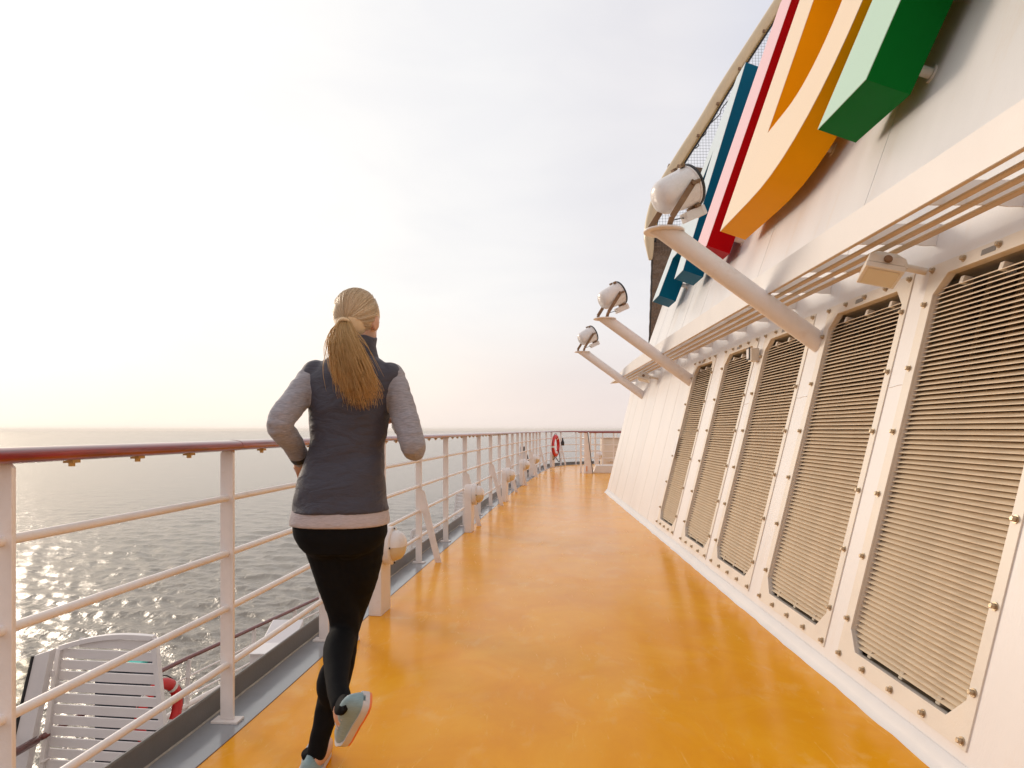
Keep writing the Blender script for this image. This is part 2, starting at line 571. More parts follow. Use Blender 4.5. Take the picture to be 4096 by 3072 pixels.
# superstructure below the deck
mb = MB()
ho = offset(RC, -.0985)
mb.quadgrid([[Vector((p.x, p.y, -.01)) for p in ho], [Vector((p.x, p.y, -2.65)) for p in ho]])
mb.quadgrid([[Vector((p.x, p.y, -.40)) for p in ho], [Vector((8, p.y, -.40)) for p in ho]])
struct(mb.obj('deckhouse_side', M['hull']), 'white ship side below the walking deck')

# ------------------------------------------------------------------ main railing
railing = thing('deck_railing', 'long white railing with glossy red brown wooden handrail curving along the yellow deck', 'railing', (-1.234, 2.785, 0))
TOP = 1.141
def ellipse_sweep(mb, path, prof):
    rows = [[] for _ in prof]
    for i, p in enumerate(path):
        t = (path[min(i + 1, len(path) - 1)] - path[max(i - 1, 0)]); t.z = 0; t.normalize()
        nrm = Vector((t.y, -t.x, 0))
        for k, (a, h) in enumerate(prof):
            rows[k].append(p + nrm * a + Vector((0, 0, h)))
    n0 = mb.quadgrid([list(r) for r in zip(*rows)], True)
    m = len(prof); e = n0 + (len(path) - 1) * m
    mb.f.append(tuple(range(n0, n0 + m))); mb.f.append(tuple(range(e, e + m))[::-1])
prof = [(.043 * math.cos(t) * (1 if math.sin(t) < 0 else 1), (.024 if math.sin(t) > 0 else .020) * math.copysign(abs(math.sin(t)) ** .75, math.sin(t)))
        for t in [2 * math.pi * k / 20 for k in range(20)]]
# wooden lengths
joints = [0.3]
sA = arc_at_y(2.83)
joints = [sA - 4.2, sA - 1.15 * 0 - 0.0]
k = sA
js = [.02, sA - 2.45]
s = sA
while s < arc[-1] - 1:
    js.append(s); s += 2.26
js.append(arc[-1] - .02)
for a0, b0 in zip(js[:-1], js[1:]):
    n = max(6, int((b0 - a0) / .12))
    wob = rng.normal(0, .0012)
    path = [at_arc(a0 + .0012 + (b0 - a0 - .0024) * i / n)[0] + Vector((0, 0, TOP - .0235 + wob)) for i in range(n + 1)]
    mb = MB(); ellipse_sweep(mb, path, prof)
    mb.obj('handrail', M['wood'], railing, smooth=True, auto=60)
# bolts under the handrail
bm_ = MB()
bm_.box((0, 0, -.004), (.030, .030, .008)); bm_.lathe([(0, -.018), (.0085, -.018), (.0085, -.004)], (0, 0, 0), (0, 0, 1), 8)
bolt_under = bm_.mesh('rail_fixing'); bolt_under.materials.append(M['gold'])
s = sA - 1.3 + .13
nb = 0
while s < arc_at_y(13):
    p, t = at_arc(s)
    inst('rail_fixing', bolt_under, railing, p + Vector((0, 0, TOP - .043)), (0, 0, math.atan2(t.y, t.x)))
    s += .285; nb += 1
# steel bars
for z in (.905, .680, .457, .226):
    mb = MB()
    mb.tube([p + Vector((0, 0, z)) for p in RC], .0135, 10)
    mb.obj('rail_bar', M['white'], railing, smooth=True)
# stanchions
def post_mesh():
    m = MB(); w, t, h, c = .0275, .007, TOP - .040, .012
    poly = [(-w, .006), (w, .006), (w, h - c), (w - c, h), (-w + c, h), (-w, h - c)]
    m.prism(poly, lambda p: (p[0], -t, p[1]), lambda p: (p[0], t, p[1]))
    me = m.mesh('post'); me.materials.append(M['white']); return me
def base_mesh():
    m = MB(); m.box((0, 0, .0), (.11, .062, .010)); me = m.mesh('base_plate'); me.materials.append(M['white']); return me
def brace_mesh():
    m = MB(); t = .006
    poly = [(.012, .645), (.045, .60), (.215, .002), (.158, .002), (.026, .46)]
    poly = [(.018, .655), (.052, .635), (.205, .002), (.150, .002), (.018, .50)]
    m.prism(poly, lambda p: (p[0], -t, p[1]), lambda p: (p[0], t, p[1]))
    me = m.mesh('brace'); me.materials.append(M['white']); return me
pm, bm2, brm = post_mesh(), base_mesh(), brace_mesh()
post_s = [sA - .045 - 1.07, sA - .045]
ys = [3.852, 4.98, 6.094, 7.256, 8.405, 9.50, 10.645, 11.767, 12.88, 13.7, 14.5, 15.3, 16.1, 16.95, 17.8, 18.6, 19.4]
post_s += [arc_at_y(y) for y in ys]
s = arc_at_y(21.0)
while s < arc[-1]:
    post_s.append(s); s += .82
post_s.append(sA - .045 - 2.2); post_s.append(sA - .045 - 3.3)
braced = [2, 4, 6, 8, 10, 12, 15, 18, 21, 24]
for i, s in enumerate(post_s):
    p, t = at_arc(s)
    ang = math.atan2(-t.x, t.y)
    if i > 16:
        pass
    inst('post', pm, railing, p, (0, 0, ang))
    inst('base_plate', bm2, railing, p, (0, 0, ang))
    if i in braced:
        inst('brace', brm, railing, p, (0, 0, ang))
for o in railing.children:
    if o.name.startswith(('post', 'brace', 'base_plate')):
        b = o.modifiers.new('bevel', 'BEVEL'); b.width = .0018; b.segments = 2; b.limit_method = 'ANGLE'

# drain in the gutter
mb = MB()
p, t = at_arc(arc_at_y(6.55))
mb.lathe([(0, .004), (.035, .004), (.045, .002), (.048, -.004)], (p.x + .055, p.y, -.004), (0, 0, 1), 20)
dr_ = tag(mb.obj('deck_drain', M['plate'], smooth=True), 'small round grey drain in the gutter beside the second braced post', 'drain')

# ------------------------------------------------------------------ deck lights
def deck_light(x, y, yaw, label, src=[None]):
    if src[0] is None:
        t = thing('deck_light', label, 'deck light', (0, 0, 0), 'low deck lights along the railing')
        m = MB()
        # column with a round head, profile in (y,z), extruded in x
        poly = [(-.10, 0), (.10, 0)] + [(.10 * math.cos(a), .43 + .10 * math.sin(a) + .018) for a in [math.pi * k / 14 for k in range(15)]]
        m.prism(poly, lambda q: (-.042, q[0], q[1]), lambda q: (.042, q[0], q[1]))
        m.obj('column', M['white'], t, smooth=True, bevel=.004, auto=35)
        m = MB()
        m.lathe([(.0, .0), (.115, .0), (.122, .004), (.122, .046), (.116, .052), (.102, .053), (.0, .053)], (.0422, 0, .434), (1, 0, 0), 36)
        hou = m.obj('housing', M['lampw'], t, smooth=True, auto=35)
        for half, mt, nm in ((1, 'lampw', 'hood'), (0, 'diffuser', 'diffuser')):
            m = MB()
            rows = []
            for i in range(9):
                e = math.pi / 2 * i / 8
                rr, hh = .098 * math.cos(e) ** .7, .098 * math.sin(e) ** 1.0 * .78
                if half: rr *= 1.02; hh *= 1.04
                rows.append([Vector((.094 + hh, rr * math.cos(a), .434 + rr * math.sin(a)))
                             for a in [(0 if half else math.pi) + math.pi * k / 16 for k in range(17)]])
            m.quadgrid(rows)
            m.obj(nm, M[mt], t, smooth=True)
        m = MB()
        m.box((.098, 0, .434), (.018, .205, .006))
        m.obj('joint_strip', M['lampw'], t)
        for a in (90, 180, 270, 0):
            m = MB()
            m.lathe([(0, .06), (.007, .059), (.007, .05)], (.0422, .110 * math.cos(R(a)), .434 + .110 * math.sin(R(a))), (1, 0, 0), 8)
            m.obj('screw', M['black'], t)
        src[0] = t
    else:
        t = copy_tree(src[0])
        t['label'] = label
    t.location = (x, y, 0)
    t.rotation_euler = (0, 0, yaw)
    return t
deck_light(-.975, 4.43, R(-5), 'white round deck light partly hidden by the jogger\'s legs')
deck_light(-.705, 7.93, R(-5), 'white deck light with full side column, next beyond the jogger')
deck_light(-.415, 11.27, R(-5), 'third white deck light, behind a slanted brace')
deck_light(-.175, 14.5, R(-6), 'fourth white deck light, midway to the red lifebuoy')
deck_light(.07, 17.25, R(-8), 'fifth white deck light, last before the railing bends')
deck_light(.70, 21.45, R(-25), 'white deck light in front of the far red lifebuoy')
deck_light(1.96, 19.9, R(0), 'white deck light beside the pale cabinet past the gate')

# ------------------------------------------------------------------ walls
TL = math.atan(.245); TU = math.atan(.345)
def WL(y, s, w=0):           # lower wall: s up the slope, w outwards
    return Vector((1.45 + s * math.sin(TL) - w * math.cos(TL), y, s * math.cos(TL) + w * math.sin(TL)))
def zs(z): return z / math.cos(TL)
def WU(y, v, w=0):           # upper wall
    return Vector((1.989 + v * math.sin(TU) - w * math.cos(TU), y, 2.2 + v * math.cos(TU) + w * math.sin(TU)))
SL = zs(2.2)
vents = [(2.329, 3.249), (3.444, 4.371), (4.624, 5.542), (5.749, 6.667), (7.053, 7.912)]
OZ0, OZ1 = .165, 1.903
ZF0, ZF1 = .095, 1.965
END = 12.94
wall = thing('lower_wall', 'white inward leaning steel wall with louvred vents right of the deck', 'wall', (1.45, 6, 0))
mb = MB()
def rectw(y0, y1, s0, s1):
    mb.poly([WL(y0, s0), WL(y0, s1), WL(y1, s1), WL(y1, s0)])
h0, h1 = zs(OZ0) - .012, zs(OZ1) + .012
cur = -3.4
for a_, b_ in vents:
    y0, y1 = a_ + .018, b_ - .030
    rectw(cur, y0, 0, SL)
    rectw(y0, y1, 0, h0); rectw(y0, y1, h1, SL)
    cur = y1
rectw(cur, END, 0, SL)
mb.poly([WL(END, 0), WL(END, SL), (6, END, 2.2), (6, END, 0)])
mb.poly([WL(-3.4, 0), WL(-3.4, SL), (6, -3.4, 2.2), (6, -3.4, 0)])
mb.obj('wall_plating', M['wall'], wall)
# welded seams
def seam(y, s0, s1, f=WL, parent=None, r=.003):
    m = MB(); n = max(4, int((s1 - s0) / .12))
    m.tube([f(y + rng.normal(0, .0012), s0 + (s1 - s0) * i / n, -.0005) for i in range(n + 1)], r, 6)
    m.obj('weld_seam', M['wall'], parent, smooth=True)
for y in (8.55, 9.25, 10.05, 10.9, 11.8, 12.45, 2.0):
    seam(y, .03, SL - .02, WL, wall)
for y in (3.346, 4.497, 5.645):
    m = MB(); m.tube([WL(y - .085 + .17 * i / 6, 1.44 + .004 * math.sin(i), 0) for i in range(7)], .003, 6)
    m.obj('weld_seam', M['wall'], wall, smooth=True)
# skirting bead along the foot of the wall
mb = MB()
rows = []
for i in range(161):
    y = -3.2 + (END + 3.2) * i / 160
    j = rng.normal(0, .0025)
    rows.append([Vector((1.462, y, .055)), Vector((1.448 + j * .3, y, .05)), Vector((1.432 + j, y, .022)), Vector((1.415 + j, y, .006)), Vector((1.40 + j * 1.6, y, -.001))])
mb.quadgrid(rows)
mb.obj('caulk_strip', M['ledge'], wall, smooth=True)

upper = thing('upper_wall', 'white sloping upper wall carrying the big coloured letters', 'wall', (1.989, 6, 2.2))
UE = 12.55; VH = 9.0
mb = MB()
wp_ = [(-3.4, 0), (UE, 0), (12.45, 2.55), (11.2, 3.3), (9.6, 4.2), (9.3, VH), (-3.4, VH)]
mb.prism(wp_, lambda p: WU(p[0], p[1]), lambda p: WU(p[0], p[1]) + Vector((5, 0, 0)))
mb.obj('wall_plating', M['wall'], upper)
for y in (2.2, 4.35, 6.4, 8.55, 9.6, 10.7, 11.6):
    seam(y, .02, VH - .02 if y < 9 else 2.4, WU, upper, .0035)
mb = MB(); mb.poly([(1.95, END, 2.198), (6, END, 2.198), (6, UE, 2.198), (1.95, UE, 2.198)])
mb.obj('roof_strip', M['wall'], upper)

# ------------------------------------------------------------------ vents
OCT = lambda y0, y1, s0, s1, c: [(y0 + c, s0), (y1 - c, s0), (y1, s0 + c * 1.05), (y1, s1 - c * 1.05), (y1 - c, s1), (y0 + c, s1), (y0, s1 - c * 1.05), (y0, s0 + c * 1.05)]
def bolt_mesh():
    m = MB(); n = Vector((-math.cos(TL), 0, math.sin(TL)))
    m.lathe([(0, .004), (.0155, .004), (.0155, .0)], (0, 0, 0), n, 16)
    m.lathe([(0, .019), (.0085, .019), (.0105, .017), (.0105, .004)], (0, 0, 0), n, 6)
    me = m.mesh('bolt'); me.materials.append(M['bolt']); return me
boltm = bolt_mesh()
def slat_meshes(length, kinds=5):
    res = []
    for q in range(kinds):
        m = MB(); rows = []
        n = 10
        a0, a1, a2 = rng.normal(0, .0009), rng.normal(0, .0007), rng.random() * 6
        for i in range(n + 1):
            y = -length / 2 + length * i / n
            z = a0 * math.sin(math.pi * i / n) + a1 * math.sin(2.3 * math.pi * i / n + a2)
            rows.append([Vector((x, y, zz + z)) for x, zz in ((0, -.0018), (.002, -.0022), (.044, .0172), (.044, .0185), (.002, .0012), (0, .0008))])
        n0 = m.quadgrid(rows, True)
        m.f.append(tuple(range(n0, n0 + 6))); e = n0 + n * 6; m.f.append(tuple(range(e, e + 6)))
        me = m.mesh('slat'); me.materials.append(M['slat']); res.append(me)
    return res
vlabels = ['nearest and largest cream louvred vent at the right edge of the frame',
           'cream louvred vent between the first spotlight arm and the box floodlight',
           'cream louvred vent left of the nearest spotlight arm foot, third from the right',
           'cream louvred vent with the small grey box beside its top corner',
           'farthest and narrowest louvred vent, a white tag on its edge']
for vi, (ya, yb) in enumerate(vents):
    v = thing('louvred_vent', vlabels[vi], 'vent', WL((ya + yb) / 2, .1), 'louvred vents in the leaning wall')
    fy0, fy1, fs0, fs1 = ya - .027, yb + .026, zs(ZF0), zs(ZF1)
    oy0, oy1, os0, os1 = ya + .027, yb - .045, zs(OZ0), zs(OZ1)
    oc = OCT(oy0, oy1, os0, os1, .083)
    c = .083
    ou = [(fy0 + c, fs0), (fy1 - c, fs0), (fy1, fs0 + c), (fy1, fs1 - c), (fy1 - c, fs1), (fy0 + c, fs1), (fy0, fs1 - c), (fy0, fs0 + c)]
    cor = {1: (fy1, fs0), 3: (fy1, fs1), 5: (fy0, fs1), 7: (fy0, fs0)}
    mb = MB()
    for w, flip in ((.006, 0), (-.004, 1)):
        for i in range(8):
            j = (i + 1) % 8
            if i in cor:
                mb.poly([WL(*ou[i], w), WL(*cor[i], w), WL(*ou[j], w), WL(*oc[j], w), WL(*oc[i], w)])
            else:
                mb.poly([WL(*ou[i], w), WL(*ou[j], w), WL(*oc[j], w), WL(*oc[i], w)])
    for ring in (oc, [(fy0, fs0), (fy1, fs0), (fy1, fs1), (fy0, fs1)]):
        for i in range(len(ring)):
            j = (i + 1) % len(ring)
            mb.poly([WL(*ring[i], .006), WL(*ring[j], .006), WL(*ring[j], -.004), WL(*ring[i], -.004)])
    bmm = mb.mesh('vent_frame', False)
    bm = bmesh.new(); bm.from_mesh(bmm); bmesh.ops.remove_doubles(bm, verts=bm.verts, dist=.0004); bmesh.ops.recalc_face_normals(bm, faces=bm.faces); bm.to_mesh(bmm); bm.free()
    link('vent_frame', bmm, M['frame'], v, bevel=.0015)
    # collar right behind the plate, then the open recess
    mb = MB()
    oc2 = [(y, s) for y, s in OCT(oy0 - .001, oy1 + .001, os0 - .001, os1 + .001, .083)]
    for i in range(8):
        j = (i + 1) % 8
        mb.poly([WL(*oc2[i], -.0045), WL(*oc2[j], -.0045), WL(*oc2[j], -.032), WL(*oc2[i], -.032)])
    mb.obj('collar', M['frame'], v)
    mb = MB()
    q = [(oy0 - .006, os0 - .006), (oy1 + .006, os0 - .006), (oy1 + .006, os1 + .006), (oy0 - .006, os1 + .006)]
    for i in range(4):
        j = (i + 1) % 4
        mb.poly([WL(*q[i], -.0045), WL(*q[j], -.0045), WL(*q[j], -.22), WL(*q[i], -.22)])
    mb.obj('recess', M['recess'], v)
    mb = MB(); mb.poly([WL(*p, -.215) for p in q]); mb.obj('back_panel', M['dark'], v)
    # back supports and fine screen wires
    nb_ = 4
    for k in range(nb_):
        y = oy0 + (oy1 - oy0) * (k + .5) / nb_
        mb = MB()
        P = [WL(y - .03, os0, -.13), WL(y + .03, os0, -.13), WL(y + .03, os0, -.145), WL(y - .03, os0, -.145),
             WL(y - .03, os1, -.13), WL(y + .03, os1, -.13), WL(y + .03, os1, -.145), WL(y - .03, os1, -.145)]
        mb.hexa(P); mb.obj('support_bar', M['darkbar'], v)
        y2 = y + .028
        mb = MB()
        P = [WL(y2 - .0015, os0 + .03, -.058), WL(y2 + .0015, os0 + .03, -.058), WL(y2 + .0015, os0 + .03, -.075), WL(y2 - .0015, os0 + .03, -.075),
             WL(y2 - .0015, os1 - .03, -.058), WL(y2 + .0015, os1 - .03, -.058), WL(y2 + .0015, os1 - .03, -.075), WL(y2 - .0015, os1 - .03, -.075)]
        mb.hexa(P); mb.obj('slat_carrier', M['recess'], v)
    for k in range(3):
        for s_ in (os1 - .045, os0 + .02):
            y = oy0 + (oy1 - oy0) * (k + .7) / 3.3
            mb = MB()
            mb.hexa([WL(y - .014, s_ - .016, -.02), WL(y + .014, s_ - .016, -.02), WL(y + .014, s_ - .016, -.07), WL(y - .014, s_ - .016, -.07),
                     WL(y - .014, s_ + .02, -.024), WL(y + .014, s_ + .02, -.024), WL(y + .014, s_ + .02, -.07), WL(y - .014, s_ + .02, -.07)])
            mb.obj('slat_clip', M['frame'] if s_ > 1 else M['recess'], v, bevel=.003)
    sm = slat_meshes(oy1 - oy0 + .006)
    z = OZ0 + .020 + 74 * .0224
    while z > OZ0 + .012:
        p = WL((oy0 + oy1) / 2, zs(z), -.016)
        inst('slat', sm[random.randrange(5)], v, p + Vector((rng.normal(0, .0005), 0, rng.normal(0, .0004))), (rng.normal(0, .0007), rng.normal(0, .012), 0))
        z -= .0224
    for y in (ya, yb):
        for z in (1.94, 1.775, 1.474, 1.173, .877, .58, .285, .12):
            inst('bolt', boltm, v, WL(y + rng.normal(0, .001), zs(z), .006), (0, 0, 0))
    for k in (1, 2, 3):
        for z in (1.94, .12):
            inst('bolt', boltm, v, WL(ya + (yb - ya) * k / 4, zs(z), .006))
    # rating plate on the top edge
    mb = MB()
    y = yb - (yb - ya) * .43
    mb.hexa([WL(y - .045, zs(1.921), .0062), WL(y + .045, zs(1.921), .0062), WL(y + .045, zs(1.921), .008), WL(y - .045, zs(1.921), .008),
             WL(y - .045, zs(1.945), .0062), WL(y + .045, zs(1.945), .0062), WL(y + .045, zs(1.945), .008), WL(y - .045, zs(1.945), .008)])
    mb.obj('rating_plate', M['plate'], v)
    if vi == 4:
        mb = MB()
        mb.hexa([WL(yb - .075, .88, .0065), WL(yb + .01, .88, .0065), WL(yb + .01, .88, .012), WL(yb - .075, .88, .012),
                 WL(yb - .075, 1.13, .0065), WL(yb + .01, 1.13, .0065), WL(yb + .01, 1.13, .012), WL(yb - .075, 1.13, .012)])
        mb.obj('white_tag', M['lampw'], v)

# ------------------------------------------------------------------ slotted ledge
ledge = thing('slotted_ledge', 'white projecting ledge with three long slots above the vents', 'ledge', (1.54, 6, 2.07))
mb = MB()
Y0, YT, Y1 = -3.2, 10.2, 13.1
FX, FZ0, FZ1 = 1.540, 2.065, 2.215
prof_ = [(Y0, FZ0), (Y1, FZ0), (12.2, FZ0 + .062), (11.2, FZ0 + .118), (YT, FZ1), (Y0, FZ1)]
mb.prism(prof_, lambda p: (FX - .004, p[0], p[1]), lambda p: (FX + .004, p[0], p[1]))
mb.obj('fascia', M['ledge'], ledge)
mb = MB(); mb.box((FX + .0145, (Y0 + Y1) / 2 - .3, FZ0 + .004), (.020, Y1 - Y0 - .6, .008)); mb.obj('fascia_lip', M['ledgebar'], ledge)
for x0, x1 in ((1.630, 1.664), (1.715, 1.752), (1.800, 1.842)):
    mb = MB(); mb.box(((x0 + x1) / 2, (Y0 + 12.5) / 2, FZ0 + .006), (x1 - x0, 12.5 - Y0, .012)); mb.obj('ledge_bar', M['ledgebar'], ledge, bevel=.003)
y = 2.135 - .58 * 8
while y < 12.6:
    m = MB()
    poly = [(FX + .004, FZ0 + .012), (1.86, FZ0 + .012), (1.90, FZ0 + .006), (1.957, FZ0 + .006), (1.957 + .10 * .245, FZ0 + .112), (FX + .004, FZ0 + .112)]
    m.prism(poly, lambda p: (p[0], y - .004, p[1]), lambda p: (p[0], y + .004, p[1]))
    m.obj('bracket', M['ledge'], ledge)
    y += .58
# pointed end plate
m = MB(); m.prism([(FX, 13.1), (1.95, 12.56), (FX, 12.50)], lambda p: (p[0], p[1], FZ0), lambda p: (p[0], p[1], FZ0 + .008)); m.obj('end_plate', M['ledge'], ledge)

# ------------------------------------------------------------------ letters
def letter(name, key, polys, holes, label, studs):
    t = thing('sign_letter', label, 'letter', WU(polys[0][0], 1.1), 'big coloured letters on the upper wall')
    W0, W1 = .105, .373
    # front profiles are given as (Y, Z on the front plane); convert to slope distance
    def conv(p):
        # point on the front plane with height z: z = 2.2 + v cos + W1 sin
        return (p[0], (p[1] - 2.2 - W1 * math.sin(TU)) / math.cos(TU))
    outer = [conv(p) for p in polys]
    inn = [[conv(p) for p in h] for h in holes]
    mb = MB()
    for ring in [outer] + inn:
        for i in range(len(ring)):
            j = (i + 1) % len(ring)
            mb.poly([WU(*ring[i], W0), WU(*ring[j], W0), WU(*ring[j], W1), WU(*ring[i], W1)])
    sm_ = len(outer) > 14
    b = mb.mesh('letter_body', False)
    bm = bmesh.new(); bm.from_mesh(b); bmesh.ops.remove_doubles(bm, verts=bm.verts, dist=.0005); bm.to_mesh(b); bm.free()
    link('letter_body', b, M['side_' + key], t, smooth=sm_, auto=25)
    # caps with holes through tessellation
    from mathutils.geometry import tessellate_polygon
    rings = [[Vector((y, s, 0)) for y, s in ring] for ring in [outer] + inn]
    flat = [p for r in rings for p in r]
    tris = tessellate_polygon(rings)
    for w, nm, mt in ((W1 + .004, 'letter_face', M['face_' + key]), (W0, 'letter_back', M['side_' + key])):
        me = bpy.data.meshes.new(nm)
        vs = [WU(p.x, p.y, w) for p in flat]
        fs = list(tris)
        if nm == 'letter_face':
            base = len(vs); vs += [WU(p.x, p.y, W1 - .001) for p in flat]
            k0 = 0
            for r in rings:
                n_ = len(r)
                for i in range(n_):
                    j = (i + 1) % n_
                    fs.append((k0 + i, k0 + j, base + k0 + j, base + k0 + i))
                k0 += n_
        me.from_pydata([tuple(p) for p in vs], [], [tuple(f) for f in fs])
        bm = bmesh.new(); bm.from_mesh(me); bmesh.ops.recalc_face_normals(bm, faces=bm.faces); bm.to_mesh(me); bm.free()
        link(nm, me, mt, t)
    for y, z in studs:
        s = (z - 2.2) / math.cos(TU) - .12
        m = MB(); m.tube([WU(y, s, 0), WU(y, s, W0 + .01)], .030, 14); m.lathe([(0, .012), (.05, .012), (.05, 0)], WU(y, s, 0), WU(0, 0, 1) - WU(0, 0, 0), 14)
        m.obj('standoff', M['ledge'], t, smooth=True, auto=40)
    return t
B, T_ = 3.205, 6.31
def letter_A(y_left, w, leg, kx=.30):
    H_ = T_ - B
    yl, yr = y_left, y_left - w
    ap = .20
    mid = (yl + yr) / 2
    at_, ab = mid + ap, mid - ap
    sl = (yl - at_) / H_
    def ol(z): return yl - sl * (z - B)
    def orr(z): return yr + sl * (z - B)
    def il(z): return yl - leg - sl * (z - B)
    def ir(z): return yr + leg + sl * (z - B)
    cb0, cb1 = B + .52, B + 1.20
    outer = [(yl, B), (il(B), B), (il(cb0), cb0), (ir(cb0), cb0), (ir(B), B), (yr, B), (ab, T_), (at_, T_)]
    zt = B + (yl - leg - mid) / sl
    hole = [(il(cb1), cb1), (mid, zt), (ir(cb1), cb1)]
    return outer, [hole]
o_, h_ = letter_A(10.80, 2.15, .52)
letter('A', 'blue', o_, h_, 'pale blue fronted letter A with deep blue sides, farthest of the letters', [(10.27, 3.44), (8.9, 3.6), (9.9, 5.6)])
letter('I', 'red', [(8.2, B), (7.5, B), (7.5, T_), (8.2, T_)], [], 'pink fronted letter I with deep red sides', [(7.56, 3.38), (7.8, 5.6)])
mid, hh = (B + T_) / 2, (T_ - B) / 2
def bowl(y0, r, h, n=24):
    return [(y0 - r * max(0, math.cos(a)) ** .8, mid + h * math.copysign(abs(math.sin(a)) ** .85, math.sin(a))) for a in [-math.pi / 2 + math.pi * k / n for k in range(n + 1)]]
letter('D', 'orange', [(6.96, B)] + bowl(6.05, 1.55, hh) + [(6.96, T_)], [[(6.26, 3.9)] + bowl(5.85, .72, mid - 3.9) + [(6.26, 2 * mid - 3.9)]],
       'cream fronted letter D with orange sides', [(6.30, 3.42), (5.42, 3.52), (6.6, 5.9), (4.75, 4.3)])
o_, h_ = letter_A(4.60, 2.5, .66)
letter('A', 'green', o_, h_, 'pale green fronted letter A with dark green sides, nearest of the letters', [(4.0, 3.38), (3.5, 4.9), (2.4, 3.6)])

# ------------------------------------------------------------------ spotlights on arms
def spotlight(y, label, src=[None]):
    if src[0] is None:
        t = thing('spotlight', label, 'spotlight', (1.88, 0, 1.755), 'spotlights on slanted arms')
        A0, A1 = Vector((1.90, 0, 1.744)), Vector((.895, 0, 2.474))
        m = MB(); m.tube([A0, A0.lerp(A1, .5), A1 - Vector((-.0, 0, .0))], .066, 28)
        # mitre: clip the tube end flat under the plate
        me = m.mesh('arm')
        bm = bmesh.new(); bm.from_mesh(me)
        for vtx in bm.verts:
            if vtx.co.x < 1.1:
                d = (A1 - A0).normalized()
                kk = (2.472 - vtx.co.z) / d.z
                vtx.co += d * kk
        bm.to_mesh(me); bm.free()
        link('arm', me, M['white'], t, smooth=True, auto=40)
        m = MB(); m.lathe([(0, 0), (.131, 0), (.133, .003), (.133, .009), (.130, .012), (0, .012)], (.875, 0, 2.473), (0, 0, 1), 40)
        m.obj('mount_plate', M['white'], t, smooth=True, auto=40)
        c = Vector((.965, .02, 2.745))
        ax = Vector((.80, .30, .42)).normalized()
        m = MB()
        m.lathe([(.0, -.168), (.060, -.165), (.088, -.152), (.107, -.125), (.116, -.085), (.126, .04), (.131, .085), (.138, .088), (.138, .098), (.0, .098)], c, ax, 40)
        m.obj('housing', M['lampw'], t, smooth=True, auto=40)
        m = MB(); m.lathe([(.120, .1), (.141, .0985), (.144, .102), (.144, .116), (.139, .119), (.118, .116)], c, ax, 40)
        m.obj('rim', M['black'], t, smooth=True, auto=40)
        m = MB(); m.lathe([(0, .112), (.118, .108)], c, ax, 32); m.obj('lens', M['glass'], t, smooth=True)
        # yoke: two flat rusty bars and a bridge on the plate
        side = ax.cross(Vector((0, 0, 1))).normalized()
        for sgn in (-1, 1):
            top = c + side * sgn * .136 + ax * .035
            bot = Vector((.855, 0, 2.486)) + side * sgn * .10
            kn = bot + side * sgn * .034 + Vector((0, 0, .05))
            for ri, (p, q) in enumerate(((top + (top - kn).normalized() * .018, kn), (kn, bot))):
                d = (q - p).normalized(); wv = d.cross(side).normalized() * .019; th = side * .0028
                m = MB(); m.hexa([p - wv - th, p + wv - th, p + wv + th, p - wv + th, q - wv - th, q + wv - th, q + wv + th, q - wv + th])
                m.obj('yoke_bar', M['rust'], t)
            m = MB(); m.lathe([(0, .012), (.015, .012), (.015, 0)], top + side * sgn * .003, side * sgn, 6); m.obj('pivot_bolt', M['rust'], t)
            m = MB(); m.tube([top + ax * .01, top + ax * .055], .013, 8); m.obj('rim_clip', M['rust'], t, smooth=True)
        upv = side.cross(ax).normalized()
        if upv.z < 0: upv = -upv
        for sg in (1, -1):
            for off_ in (.045, -.045):
                p = c + upv * sg * .137 + side * off_ + ax * .075
                m = MB(); m.box(p, (.03, .03, .022), ax.to_track_quat('X', 'Z').to_matrix()); m.obj('rim_clip', M['rust'], t)
        # ballast box under the rim
        bx = c - upv * .175 + ax * .055
        rot = Matrix((ax, side, upv)).transposed()
        m = MB(); m.box(bx, (.165, .075, .062), rot); bb = m.obj('ballast_box', M['lampw'], t, bevel=.006)
        m = MB(); m.box(bx + ax * .058, (.018, .081, .068), rot); m.obj('box_clamp', M['lampw'], bb, bevel=.003)
        m = MB(); m.box(c - upv * .135 + ax * .06, (.035, .03, .035), rot); m.obj('box_bracket', M['rust'], t)
        m = MB(); m.tube(catmull([bx - ax * .08, bx - ax * .11 + Vector((0, 0, .01)), (.90, -.03, 2.53), (.895, -.03, 2.485)], 6), .004, 6)
        m.obj('cable', M['rope'], t, smooth=True)
        src[0] = t
    else:
        t = copy_tree(src[0]); t['label'] = label
    t.location = (1.88, y, 1.755)
    # children were built around y = 0
    return t
spotlight(4.46, 'largest white spotlight on a slanted arm in front of the letters')
spotlight(7.99, 'middle white spotlight on a slanted arm against the pale sky')
spotlight(11.39, 'smallest white spotlight on a slanted arm at the far end of the ledge')

